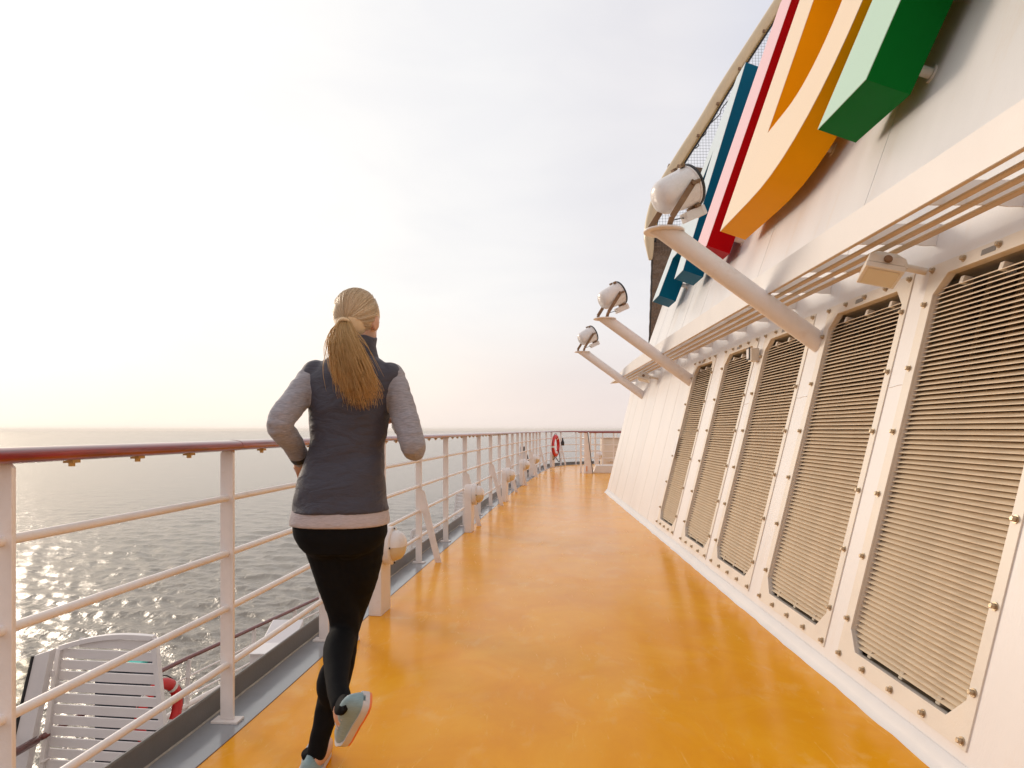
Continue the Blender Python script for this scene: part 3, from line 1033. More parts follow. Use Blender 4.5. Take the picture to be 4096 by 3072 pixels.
# ------------------------------------------------------------------ box floodlights and small box
def floodlight(yc, label, k=1.0):
    base = WL(yc, zs(1.953))
    t = thing('floodlight', label, 'floodlight', base, 'box floodlights below the ledge')
    n = Vector((-math.cos(TL), 0, math.sin(TL)))
    arm_end = base + Vector((-.095, .0, .022))
    m = MB(); m.tube([base - n * -.0 + Vector((.01, 0, 0)), arm_end], .018, 14); m.obj('stub_arm', M['frame'], t, smooth=True, auto=40)
    c = base + Vector((-.205, .012, .018))
    f = Vector((-.30, -.10, -.95)).normalized(); s_ = Vector((.25, 1, -.2)); s_ = (s_ - f * s_.dot(f)).normalized(); u_ = f.cross(s_)
    def q(a, b_, d): return c + s_ * a + u_ * b_ + f * d
    w2, h2 = .105, .085
    m = MB()
    rows = []
    for d, sc in ((-.066, .45), (-.06, .55), (-.022, .97), (.018, 1.0)):
        rows.append([q(w2 * sc * a, h2 * sc * b_, d) for a, b_ in ((-1, -1), (1, -1), (1, 1), (-1, 1))])
    n0 = m.quadgrid(rows, True); m.f.append((n0, n0 + 1, n0 + 2, n0 + 3))
    m.f.append(tuple(n0 + 12 + i for i in range(4)))
    m.obj('housing', M['frame'], t, bevel=.006)
    m = MB()
    m.hexa([q(-w2 * 1.03, -h2 * 1.03, .019), q(w2 * 1.03, -h2 * 1.03, .019), q(w2 * 1.03, h2 * 1.03, .019), q(-w2 * 1.03, h2 * 1.03, .019),
            q(-w2 * 1.03, -h2 * 1.03, .046), q(w2 * 1.03, -h2 * 1.03, .046), q(w2 * 1.03, h2 * 1.03, .046), q(-w2 * 1.03, h2 * 1.03, .046)])
    m.obj('front_frame', M['frame'], t, bevel=.004)
    m = MB(); m.poly([q(-w2 * .85, -h2 * .85, .0475), q(w2 * .85, -h2 * .85, .0475), q(w2 * .85, h2 * .85, .0475), q(-w2 * .85, h2 * .85, .0475)])
    m.obj('front_glass', M['diffuser'], t)
    for sg in (-1, 1):
        p0, p1 = q(sg * (w2 + .008), 0, .0), arm_end + s_ * sg * .03
        m = MB(); d = (p1 - p0).normalized(); wv = d.cross(s_).normalized() * .016
        m.hexa([p0 - wv - s_ * .002, p0 + wv - s_ * .002, p0 + wv + s_ * .002, p0 - wv + s_ * .002, p1 - wv - s_ * .002, p1 + wv - s_ * .002, p1 + wv + s_ * .002, p1 - wv + s_ * .002])
        m.obj('bracket_bar', M['frame'], t)
        m = MB(); m.lathe([(0, .012), (.014, .012), (.014, .003), (.02, .003), (.02, 0)], p0 + s_ * sg * .003, s_ * sg, 12); m.obj('pivot_knob', M['rust'], t)
    return t
floodlight(3.33, 'cream box floodlight on a short stub between the two nearest vents')
floodlight(10.3, 'small box floodlight near the far end of the ledge')
p = WL(4.58, zs(1.56))
t = thing('wall_box', 'small grey wall box with dark rimmed front beside a vent top', 'box', p)
p = WL(5.645, zs(1.80))
t.location = p
m = MB(); m.box(p + Vector((-.045, -.01, .0)), (.07, .085, .11)); m.obj('box_body', M['frame'], t, bevel=.006)
m = MB(); m.box(p + Vector((-.082, .005, .01)), (.012, .075, .105)); m.obj('front_bezel', M['black'], t, bevel=.004)
m = MB(); m.box(p + Vector((-.089, .005, .01)), (.006, .055, .08)); m.obj('front_cover', M['lampw'], t, bevel=.003)

# ------------------------------------------------------------------ net screen at the end of the wall
net = thing('net_screen', 'tall curved white pipe laced to dark safety netting behind the letters', 'net screen', (2.3, 12.75, 2.8))
def at(px, py, d): return Vector(((px - 2120) / 2731 * d, d, EYE - (py - 1718) / 2731 * d))
NY = 12.8
pp = catmull([at(2602, 1040, NY), at(2600, 1000, NY), at(2597, 940, NY), at(2606, 870, NY), at(2640, 765, NY), at(2720, 630, NY), at(2810, 490, NY),
              at(2900, 340, NY), at(3010, 170, NY), at(3120, 0, NY), at(3240, -190, NY)], 8)
m = MB(); m.tube(pp, [.03 + .068 * min(1, i / 14) for i in range(len(pp))], 18); m.obj('pipe', M['pipe'], net, smooth=True)
m = MB()
for i in range(20, len(pp) - 1):
    for q in range(2):
        p = pp[i].lerp(pp[i + 1], q / 2 + .2) + Vector((.085, -.05, -.05))
        m.tube([p, p + Vector((.03, 0, .035))], .008, 5)
o = m.obj('lacing', M['gold'], net); o['kind'] = 'stuff'
m = MB(); m.tube([p + Vector((.10, -.01, -.06)) for p in pp[14:]], .03, 8); m.obj('net_rope', M['rope'], net, smooth=True)
for i in range(24, len(pp), 7):
    m = MB(); m.box(pp[i] + Vector((.06, -.08, -.03)), (.05, .03, .05)); m.obj('lace_hook', M['rust'], net)
# fine netting between pipe and wall
m = MB()
def pipe_x(z):
    for i in range(len(pp) - 1):
        if pp[i].z <= z <= pp[i + 1].z:
            return pp[i].lerp(pp[i + 1], (z - pp[i].z) / (pp[i + 1].z - pp[i].z)).x
    return None
ny = NY + .05
z = 4.6
while z < 9.3:
    x0 = pipe_x(z); x1 = 1.989 + (z - 2.2) * .345 + .3 + max(0, z - 5.2) * .35
    if x0 and x1 > x0 + .05:
        k = rng.normal(0, .02)
        m.tube([(x0, ny, z), ((x0 + x1) / 2, ny + .02, z + .01), (x1, ny, z + .04 + k)], .0022, 4, cap=False)
    z += .055
x = 2.15
while x < 5.6:
    zz = [q for q in np.arange(4.5, 9.3, .1) if pipe_x(q) and pipe_x(q) < x < 1.989 + (q - 2.2) * .345 + .3 + max(0, q - 5.2) * .35]
    if len(zz) > 1:
        m.tube([(x, ny, zz[0]), (x + .02, ny + .02, (zz[0] + zz[-1]) / 2), (x, ny, zz[-1])], .0022, 4, cap=False)
    x += .055
o = m.obj('netting', M['rope'], net); o['kind'] = 'stuff'
m = MB()
lo = [at(2719, 671, NY), at(2742, 633, NY), at(2753, 607, NY), at(2795, 582, NY), at(2791, 561, NY), at(2825, 531, NY), at(2822, 510, NY), at(2850, 485, NY), at(2880, 455, NY), at(2890, 430, NY), at(2930, 380, NY), at(2985, 300, NY)]
m.tube([p + Vector((.0, .03, 0)) for p in catmull(lo, 6)], .010, 6); m.obj('slack_line', M['rope'], net, smooth=True)
# dark beam behind the net, brown mesh skirt
m = MB(); m.box(at(2760, 705, 13.3) , (.9, .12, .34), Matrix.Rotation(R(7), 3, 'Y')); m.obj('rear_beam', M['brown_mesh'], net)
m = MB()
nrow = 26
rows = []
for i in range(nrow):
    f = i / (nrow - 1)
    z = 2.78 + f * 2.1
    xl = at(2597 + 14 * f, 1367 - 370 * f, NY).x
    xr = 1.989 + (z - 2.2) * .345 + .12
    rows.append([Vector((xl + (xr - xl) * k / 6, ny + .03 + .02 * math.sin(9 * f * 6 + k), z + (.0 if k % 2 else .01))) for k in range(7)])
m.quadgrid(rows); o = m.obj('mesh_skirt', M['brown_mesh'], net)
mo = o.modifiers.new('solid', 'SOLIDIFY'); mo.thickness = .01
m = MB(); m.tube([at(2598, 1372, NY), at(2605, 1200, NY), at(2609, 1000, NY)], .012, 8); m.obj('edge_cable', M['rope'], net, smooth=True)

# ------------------------------------------------------------------ lifebuoys
def lifebuoy(label, loc, rot, k=1.0):
    t = thing('lifebuoy', label, 'lifebuoy', (0, 0, 0), 'red lifebuoys on the railings')
    RM, rm = .29 * k, .062 * k
    def ring(a): return Vector((RM * math.cos(a), 0, RM * math.sin(a)))
    m = MB(); rows = []
    for i in range(49):
        a = 2 * math.pi * i / 48; c = ring(a); e = c.normalized()
        rows.append([c + e * rm * math.cos(b) + Vector((0, 1, 0)) * rm * .8 * math.sin(b) for b in [2 * math.pi * q / 14 for q in range(14)]])
    m.quadgrid(rows, True); m.obj('ring', M['red'], t, smooth=True)
    for a0 in ((45, 135, 225, 315) if k < 1 else (60, 185)):
        m = MB(); rows = []
        for i in range(5):
            a = R(a0 - 5 + 2.5 * i); c = ring(a); e = c.normalized()
            rows.append([c + e * rm * 1.04 * math.cos(b) + Vector((0, 1, 0)) * rm * .85 * math.sin(b) for b in [2 * math.pi * q / 14 for q in range(14)]])
        m.quadgrid(rows, True); m.obj('pale_band', M['reflect'], t, smooth=True)
    m = MB(); pts = []
    for i in range(41):
        a = 2 * math.pi * i / 40
        pts.append(ring(a) * (1.26 + .06 * math.cos(4 * a)))
    m.tube(pts, .006, 6); m.obj('grab_rope', M['rope'], t, smooth=True)
    t.location = loc; t.rotation_euler = rot
    return t
lb = lifebuoy('red lifebuoy with pale bands hanging at the far bend of the railing', (.80, 21.35, .68), (0, 0, R(71)))
m = MB(); m.lathe([(0, 0), (.05, 0), (.055, .10), (.03, .16), (.02, .24), (0, .24)], (1.03, 21.55, .68), (0, 0, 1), 14)
lt = tag(m.obj('buoy_light', M['black'], smooth=True), 'small black lifebuoy lamp clipped right of the far lifebuoy', 'lamp')
m = MB(); m.tube(catmull([(.90, 21.5, .55), (.94, 21.4, .25), (.90, 21.4, .18), (.80, 21.4, .30), (.72, 21.4, .22)], 8), .012, 6)
tag(m.obj('heaving_line', M['rope'], smooth=True), 'dark looped line hanging below the far lifebuoy', 'rope')

# ------------------------------------------------------------------ gate, coaming, front rail and cabinet beyond the wall
gate = thing('stair_gate', 'white gate posts with black edged slanted side plate and brown top rail', 'gate', (1.40, 18.5, 0))
m = MB(); m.box((1.378, 18.5, .56), (.052, .05, 1.12)); m.obj('gate_post', M['white'], gate, bevel=.004)
m = MB(); poly = [(1.47, 0), (1.70, 0), (1.565, 1.10), (1.50, 1.12), (1.47, 1.10)]
m.prism(poly, lambda p: (p[0], 18.48, p[1]), lambda p: (p[0], 18.52, p[1])); m.obj('side_plate', M['white'], gate, bevel=.003)
m = MB(); m.hexa([(1.694, 18.47, 0), (1.712, 18.47, 0), (1.712, 18.53, 0), (1.694, 18.53, 0), (1.552, 18.47, 1.11), (1.570, 18.47, 1.11), (1.570, 18.53, 1.11), (1.552, 18.53, 1.11)]); m.obj('edge_strip', M['black'], gate)
m = MB(); ellipse_sweep(m, [Vector((1.30, 18.5, 1.115)), Vector((1.42, 18.5, 1.115)), Vector((1.56, 18.5, 1.112))], prof); m.obj('top_rail', M['wood'], gate, smooth=True, auto=60)
for z in (.18, .45, .70, .92):
    m = MB(); m.tube([(1.36, 18.52, z), (1.48, 18.52, z + .03)], .012, 8); m.obj('gate_bar', M['white'], gate, smooth=True)
m = MB(); m.lathe([(0, .21), (.02, .205), (.028, .19), (.028, 0)], (1.475, 18.38, 0), (0, 0, 1), 14)
tag(m.obj('pipe_stub', M['white'], smooth=True), 'short white pipe stub standing at the foot of the gate', 'pipe')
m = MB(); m.box((1.535, 18.45, .13), (.022, .012, .14)); m.obj('orange_tape', M['orange'], gate)
m = MB(); m.prism([(1.72, 0), (4.5, 0), (4.5, .205), (1.80, .205)], lambda p: (p[0], 18.6, p[1]), lambda p: (p[0] + .04, 19.15, p[1])); struct(m.obj('coaming', M['ledge'], bevel=.01), 'low white step beyond the end of the wall')
fr = thing('front_railing', 'short white railing with brown handrail standing on the white step', 'railing', (1.77, 18.75, .2))
for x in (1.66, 1.80, 2.00, 2.30, 2.75, 3.3):
    m = MB(); m.box((x, 18.78, .205 + .44), (.045 if x < 1.9 else .03, .014, .88)); m.obj('post', M['white'], fr)
for z in (.40, .58, .76, .95):
    m = MB(); m.tube([(1.45, 19.3, z), (1.80, 18.80, z), (3.6, 18.80, z)], .011, 8); m.obj('rail_bar', M['white'], fr, smooth=True)
m = MB(); ellipse_sweep(m, [Vector((1.62, 18.78, 1.105)), Vector((2.4, 18.78, 1.105)), Vector((3.6, 18.78, 1.105))], prof); m.obj('handrail', M['wood'], fr, smooth=True, auto=60)
cab = thing('deck_cabinet', 'pale cabinet with dark lid line behind the front railing', 'cabinet', (2.7, 20.7, 0))
m = MB(); m.box((2.76, 20.7, .52), (1.22, .5, .80)); m.obj('cabinet_body', M['frame'], cab, bevel=.01)
m = MB(); m.box((2.78, 20.69, .925), (1.27, .54, .02)); m.obj('lid', M['black'], cab)
m = MB(); m.box((2.76, 20.7, .07), (1.1, .45, .12)); m.obj('plinth', M['darkbar'], cab)
for z in (.34, .66):
    m = MB(); m.box((2.80, 20.443, z), (1.06, .012, .27)); m.obj('door_panel', M['frame'], cab, bevel=.004)
for x, z in ((2.55, .66), (2.61, .66), (2.55, .40), (2.61, .40), (2.42, .22), (2.46, .22), (2.68, .80), (2.68, .72)):
    m = MB(); m.lathe([(0, .008), (.012, .008), (.012, 0)], (x, 20.436, z), (0, -1, 0), 8); m.obj('stud', M['rust'], cab)

# ------------------------------------------------------------------ lower deck
LZ = -2.6
LR = catmull([(-4.75, -3, 0), (-4.55, 2, 0), (-4.26, 5.95, 0), (-4.12, 7.5, 0), (-3.83, 8.85, 0), (-3.36, 10.96, 0), (-2.5, 14.9, 0), (-1.4, 19.5, 0), (0, 24.5, 0), (3, 28, 0), (8, 29, 0)], 8)
m = MB(); m.quadgrid([[Vector((p.x - .12, p.y, LZ)) for p in LR], [Vector((8, p.y, LZ)) for p in LR]])
struct(m.obj('lower_deck', M['ldeck']), 'dark boarded lower deck below the railing')
m = MB(); m.quadgrid([[Vector((p.x - .12, p.y, LZ + .06)) for p in LR], [Vector((p.x - .14, p.y, LZ - .3)) for p in LR], [Vector((p.x + .5, p.y, SEA - 2)) for p in LR]])
struct(m.obj('hull', M['hull']), 'white ship hull falling to the sea')
lr = thing('lower_railing', 'dark brown handrail on white posts along the lower deck', 'railing', (-4.13, 7.68, LZ))
LP = [p for p in LR if p.y > 5.93]
m = MB(); m.tube([Vector((p.x, p.y, -1.5)) for p in LP], .026, 14); m.obj('handrail', M['wood_dark'], lr, smooth=True)
m = MB(); m.tube([Vector((-4.62, .2, -1.5)), Vector((-4.5, 2.6, -1.5)), Vector((-4.37, 4.4, -1.5)), Vector((-4.262, 5.9, -1.5))], .034, 14); m.obj('handrail', M['wood_dark'], lr, smooth=True)
for z in (-1.72, -1.95, -2.2):
    m = MB(); m.tube([Vector((p.x, p.y, z)) for p in LP], .012, 8); m.obj('rail_bar', M['white'], lr, smooth=True)
m = MB(); m.tube([Vector((p.x, p.y, -2.05)) for p in LP], .03, 10); m.obj('lower_pipe', M['white'], lr, smooth=True)
for y in (8.0, 9.25, 10.2, 11.4, 12.8, 14.4, 16.2):
    for i in range(1, len(LR)):
        if LR[i].y >= y:
            q = LR[i]; break
    m = MB(); m.hexa([(q.x - .06 - .022, y - .012, LZ), (q.x - .06 + .022, y - .012, LZ), (q.x - .06 + .022, y + .012, LZ), (q.x - .06 - .022, y + .012, LZ),
                      (q.x - .022, y - .012, -1.51), (q.x + .022, y - .012, -1.51), (q.x + .022, y + .012, -1.51), (q.x - .022, y + .012, -1.51)])
    m.obj('post', M['white'], lr)

def screen(Y, xl, xr, zt, label, ns=18, lean=.085, arch=.05, rise=.12):
    """slatted partition athwart the lower deck; xl/xr at its top"""
    t = thing('slatted_screen', label, 'screen', ((xl + xr) / 2, Y, LZ), 'slatted screens on the lower deck')
    zb = LZ
    def xL(z): return xl - (zt - z) * lean * 1.9
    def xR(z): return xr + (zt - z) * lean * 1.35
    def bar(p0, p1, wx, dy, nm='stile'):
        m = MB(); wx /= 2; dy /= 2
        m.hexa([(p0[0] - wx, Y - dy, p0[1]), (p0[0] + wx, Y - dy, p0[1]), (p0[0] + wx, Y + dy, p0[1]), (p0[0] - wx, Y + dy, p0[1]),
                (p1[0] - wx, Y - dy, p1[1]), (p1[0] + wx, Y - dy, p1[1]), (p1[0] + wx, Y + dy, p1[1]), (p1[0] - wx, Y + dy, p1[1])])
        return m.obj(nm, M['lowwhite'], t, bevel=.004)
    bar((xL(zb), zb), (xL(zt), zt), .045, .05); bar((xR(zb), zb), (xR(zt), zt + rise), .05, .05)
    m = MB(); n = 14; rows = []
    for i in range(n + 1):
        f = i / n; x = xl + (xr - xl) * f
        z = zt + rise * f + arch * math.sin(math.pi * f)
        rows.append([Vector((x, Y - .025, z - .022)), Vector((x, Y + .025, z - .022)), Vector((x, Y + .025, z + .022)), Vector((x, Y - .025, z + .022))])
    n0 = m.quadgrid(rows, True); m.f.append((n0, n0 + 1, n0 + 2, n0 + 3)); e = n0 + 4 * n; m.f.append((e, e + 1, e + 2, e + 3))
    m.obj('arched_top', M['lowwhite'], t, bevel=.003)
    # slats
    z = zt + .085
    k = 0
    while z > zb + .1:
        f0, f1 = 0, 1
        if k == 0: f0 = .25
        x0, x1 = xL(z - .04) + .02, xR(z - .04) - .02
        x0 = x0 + (x1 - x0) * (.18 if k == 0 else 0)
        m = MB(); m.box(((x0 + x1) / 2, Y + .012, z - .035), (x1 - x0, .016, .080))
        m.obj('slat', M['lowwhite'], t, bevel=.003)
        z -= .0985; k += 1
    t.rotation_euler = (0, 0, R(-7))
    return t
M['lowwhite'] = paint('white_screen_paint', (.74, .705, .70), .4, .03, 5, bump=.05, bscale=80)
screen(5.95, -4.135, -3.24, -.735, 'large white slatted screen with arched top seen below the near railing')
screen(13.1, -2.27, -1.72, -.76, 'small white slatted screen glimpsed beyond the jogger\'s deck light', lean=.05, arch=.02)
screen(19.0, -2.05, -1.55, -.62, 'tiny white slatted screen far along the lower deck', lean=.05, arch=.02)
# glass wind panel left of the near screen
wp = thing('wind_panel', 'white edged glass wind panel left of the slatted screen', 'wind panel', (-4.4, 5.9, LZ))
m = MB()
m.prism([(-4.68, LZ), (-4.545, LZ), (-4.150, -.722), (-4.256, -.758)], lambda p: (p[0], 5.86, p[1]), lambda p: (p[0], 5.885, p[1])); m.obj('edge_plate', M['lowwhite'], wp, bevel=.004)
m = MB(); m.prism([(-4.543, LZ), (-4.50, LZ), (-4.11, -.71), (-4.148, -.72)], lambda p: (p[0], 5.85, p[1]), lambda p: (p[0], 5.93, p[1])); m.obj('edge_flange', M['lowwhite'], wp, bevel=.004)
m = MB(); m.prism([(-4.705, LZ), (-4.682, LZ), (-4.258, -.758), (-4.276, -.758)], lambda p: (p[0], 5.85, p[1]), lambda p: (p[0], 5.89, p[1])); m.obj('rubber_seal', M['black'], wp)
m = MB(); m.prism([(-6.3, LZ), (-4.71, LZ), (-4.28, -.765), (-5.6, -1.20)], lambda p: (p[0], 5.868, p[1]), lambda p: (p[0], 5.876, p[1])); m.obj('pane', M['glass'], wp)
m = MB(); m.box((-4.17, 5.92, -.93), (.08, .03, .05)); m.obj('hinge', M['lowwhite'], wp)
lifebuoy('red lifebuoy half hidden behind the right edge of the slatted screen', (-3.56, 6.55, -1.53), (0, 0, R(80)), .9)
cs = thing('people_stand_in', 'dark navy block standing in for people behind the slatted screen', 'stand_in_block', (-3.7, 6.6, LZ))  # dark block stands in for people half seen through the slats
m = MB(); m.box((-3.92, 6.65, -1.80), (.46, .4, 1.4)); m.obj('stand_in_block', M['navy'], cs, bevel=.08)
m = MB(); m.box((-3.92, 6.65, -2.55), (.42, .36, .10)); m.obj('base', M['darkbar'], cs)
m = MB(); m.box((-3.86, 6.6, -1.08), (.24, .30, .04)); tag(m.obj('stand_in_slab', M['teal'], bevel=.015), 'teal slab standing in for clothing glimpsed behind the screen', 'stand_in_slab')  # teal slab stands in for a bit of their clothing
# lockers on the lower deck
lk = thing('deck_locker', 'white locker with flat overhanging lid below the brown lower handrail', 'locker', (-2.8, 7.3, LZ))
m = MB(); m.box((-2.86, 7.35, (LZ - 1.30) / 2), (.20, .3, -1.30 - LZ)); m.obj('pedestal', M['lowwhite'], lk, bevel=.006)
m = MB(); m.box((-2.76, 7.30, -1.235), (.34, .34, .15)); bd = m.obj('locker_body', M['lowwhite'], lk, bevel=.006)
m = MB(); m.box((-2.76, 7.28, -1.152), (.37, .37, .014)); m.obj('lid', M['lowwhite'], lk, bevel=.004)
m = MB(); m.box((-2.66, 7.25, -1.14), (.06, .05, .012)); m.obj('latch', M['plate'], lk)
ib = thing('instrument_box', 'white wedge shaped box on the lower deck behind the locker', 'box', (-2.95, 8.1, LZ))
m = MB(); m.prism([(7.95, LZ), (8.5, LZ), (8.5, -1.18), (7.95, -1.42)], lambda p: (-3.20, p[0], p[1]), lambda p: (-2.82, p[0], p[1])); m.obj('box_body', M['lowwhite'], ib, bevel=.008)
# small mast with dark lamp far along the lower deck
ms = thing('signal_mast', 'thin white mast with dark lamp standing beyond the middle of the railing', 'mast', (-.42, 20, LZ))
m = MB(); m.box((-.22, 20, -.95), (.16, .16, 3.3)); m.obj('mast_column', M['lowwhite'], ms, bevel=.01)
m = MB(); m.box((-.20, 19.9, .62), (.13, .10, .13)); m.obj('mast_lamp', M['black'], ms, bevel=.02)
m = MB(); m.tube([(-.36, 20, -2.6), (-.36, 20, .8)], .02, 8); m.obj('antenna', M['plate'], ms, smooth=True)
m = MB(); m.tube([(-.10, 19.9, .45), (-.04, 19.9, .2), (-.06, 19.9, -.2)], .03, 8); m.obj('cable', M['rope'], ms, smooth=True)

# ------------------------------------------------------------------ the jogger
PY = 2.34
def remesh(mb, name, vox, smooth_it=4, parent=None, mat=None, extra=None):
    me = mb.mesh(name)
    o = bpy.data.objects.new(name, me); COL.objects.link(o)
    r_ = o.modifiers.new('r', 'REMESH'); r_.mode = 'VOXEL'; r_.voxel_size = vox; r_.use_smooth_shade = True
    s_ = o.modifiers.new('s', 'SMOOTH'); s_.factor = .5; s_.iterations = smooth_it
    dg = bpy.context.evaluated_depsgraph_get(); dg.update()
    ev = o.evaluated_get(dg)
    res = bpy.data.meshes.new_from_object(ev)
    bpy.data.objects.remove(o); bpy.data.meshes.remove(me)
    res.name = name
    if extra: extra(res)
    res.materials.clear(); res.materials.append(mat)
    for p_ in res.polygons: p_.use_smooth = True
    ob = bpy.data.objects.new(name, res); COL.objects.link(ob)
    if parent: ob.parent = parent
    return ob
def limb(mb, pts, rs, n=18, sub=6, flat=None):
    P = catmull([(p[0], PY + p[1], p[2]) for p in pts], sub)
    rr = catmull([(r_, 0, 0) for r_ in rs], sub)
    rr = [v_.x for v_ in rr]
    mb.tube(P, rr, n)
    for p, r_ in ((P[0], rr[0]), (P[-1], rr[-1])):
        ball(mb, p, r_)
def ball(mb, c, r, sc=(1, 1, 1), n=14):
    c = Vector(c); rows = []
    for i in range(n + 1):
        e = -math.pi / 2 + math.pi * i / n
        rows.append([c + Vector((max(1e-4, math.cos(e)) * math.cos(a) * r * sc[0], max(1e-4, math.cos(e)) * math.sin(a) * r * sc[1], math.sin(e) * r * sc[2]))
                     for a in [2 * math.pi * k / 20 for k in range(20)]])
    n0 = mb.quadgrid(rows, True)
    mb.f.append(tuple(range(n0, n0 + 20))); mb.f.append(tuple(range(n0 + n * 20, n0 + n * 20 + 20)))
def torso(mb, rings, n=36):
    P = catmull([(r_[0], PY + r_[1], r_[2]) for r_ in rings], 5)
    q = catmull([(r_[3], r_[4], 0) for r_ in rings], 5)
    rows = []
    for c, s_ in zip(P, q):
        rows.append([c + Vector((s_.x * math.copysign(abs(math.cos(a)) ** .86, math.cos(a)), s_.y * math.copysign(abs(math.sin(a)) ** .86, math.sin(a)), 0)) for a in [2 * math.pi * k / n for k in range(n)]])
    n0 = mb.quadgrid(rows, True)
    mb.f.append(tuple(range(n0, n0 + n))); e = n0 + (len(rows) - 1) * n; mb.f.append(tuple(range(e, e + n)))
TOR = [(-.648, 0, .80, .150, .115), (-.649, -.006, .88, .150, .118), (-.647, .0, .96, .136, .108), (-.641, .012, 1.06, .120, .094), (-.634, .022, 1.13, .114, .088),
       (-.627, .032, 1.22, .122, .096), (-.622, .040, 1.30, .136, .100), (-.619, .046, 1.365, .146, .086), (-.618, .052, 1.415, .105, .068), (-.617, .058, 1.46, .056, .052)]
LA = [(-.755, .046, 1.375), (-.785, -.030, 1.295), (-.816, -.112, 1.205), (-.812, -.03, 1.150), (-.806, .060, 1.083)]
RA = [(-.482, .046, 1.370), (-.440, .005, 1.26), (-.392, -.045, 1.125), (-.42, .06, 1.150), (-.478, .165, 1.205)]
LLG = [(-.702, 0, .85), (-.672, .03, .70), (-.652, .065, .475), (-.678, .03, .30), (-.712, .0, .16), (-.728, -.012, .085)]
RLG = [(-.585, 0, .85), (-.604, .05, .70), (-.652, .115, .50), (-.650, -.02, .445), (-.610, -.18, .385), (-.572, -.265, .350)]
LR_ = [.088, .080, .049, .051, .036, .034]
AR_ = [.046, .041, .036, .034, .024]
def hand(mb, wrist, fwd, up, thumb_side):
    """half closed hand: palm, four unequal bent fingers and a thumb"""
    fwd = Vector(fwd).normalized(); up = Vector(up); up = (up - fwd * up.dot(fwd)).normalized(); side = fwd.cross(up)
    w = Vector((wrist[0], PY + wrist[1], wrist[2]))
    mb.tube([w - fwd * .015, w + fwd * .02, w + fwd * .055, w + fwd * .085], [.021, .028, .036, .034], 14, ry=[.018, .018, .017, .014], up=up)
    for k, (o_, ln) in enumerate(((-.026, .070), (-.009, .080), (.009, .076), (.025, .060))):
        b0 = w + fwd * .080 + side * o_
        p1 = b0 + fwd * ln * .42 - up * ln * .10
        p2 = p1 + fwd * ln * .10 - up * ln * .36
        p3 = p2 - fwd * ln * .26 - up * ln * .10
        mb.tube([b0 - fwd * .02, b0, p1, p2, p3], [.0095, .0095, .0088, .008, .007], 10)
    b0 = w + fwd * .025 + side * thumb_side * .026
    mb.tube([b0, b0 + fwd * .025 + side * thumb_side * .020 - up * .008, b0 + fwd * .052 + side * thumb_side * .016 - up * .020, b0 + fwd * .07 + side * thumb_side * .004 - up * .026], [.013, .012, .0105, .009], 10)

M['skin'] = frosted('skin', (.62, .36, .25))
HC = Vector((-.612, PY + .088, 1.572))
HR = Matrix.Rotation(R(-14), 3, 'Z') @ Matrix.Rotation(R(-6), 3, 'X')
mb = MB()
torso(mb, [(a, b, c, d * .95, e * .95) for a, b, c, d, e in TOR])
limb(mb, [(-.617, .058, 1.42), (-.615, .066, 1.47), (-.613, .078, 1.53)], [.054, .049, .050])
limb(mb, LA, [r_ * .92 for r_ in AR_]); limb(mb, RA, [r_ * .92 for r_ in AR_])
limb(mb, LLG, [r_ * .95 for r_ in LR_]); limb(mb, RLG, [r_ * .95 for r_ in LR_])
hand(mb, LA[-1], (-.15, .9, -.45), (-.3, .2, .8), 1)
hand(mb, RA[-1], (-.35, .8, .4), (.3, -.3, .8), -1)
def hp(x, y, z): return HC + HR @ Vector((x, y, z))
def hball(p, r, sc):
    n0 = len(mb.v); ball(mb, (0, 0, 0), r, sc)
    for i in range(n0, len(mb.v)):
        mb.v[i] = tuple(HC + HR @ (Vector(mb.v[i]) + Vector(p)))
hball((0, 0, .012), 1, (.071, .090, .092))       # skull
hball((0, .030, -.045), 1, (.054, .058, .066))    # jaw
hball((0, .092, -.018), 1, (.012, .018, .024))    # nose
hball((0, .083, .014), 1, (.048, .012, .010))     # brow
hball((0, .083, -.056), 1, (.022, .010, .009))    # lips
for sg in (-1, 1):
    hball((sg * .073, -.004, -.012), 1, (.009, .020, .031))   # ears
# feet inside the shoes
ball(mb, (-.732, PY + .045, .06), 1, (.036, .10, .035)); ball(mb, (-.56, PY - .275, .33), 1, (.034, .04, .05))
person = remesh(mb, 'person', .0058, 5, None, M['skin'])
tag(person, 'blonde jogger from behind in dark vest, grey sleeves and black leggings on yellow deck', 'person')
# eyes
for sg in (-1, 1):
    m = MB(); ball(m, hp(sg * .030, .078, -.002), .0115); o = m.obj('eye', M['reflect'], person, smooth=True)

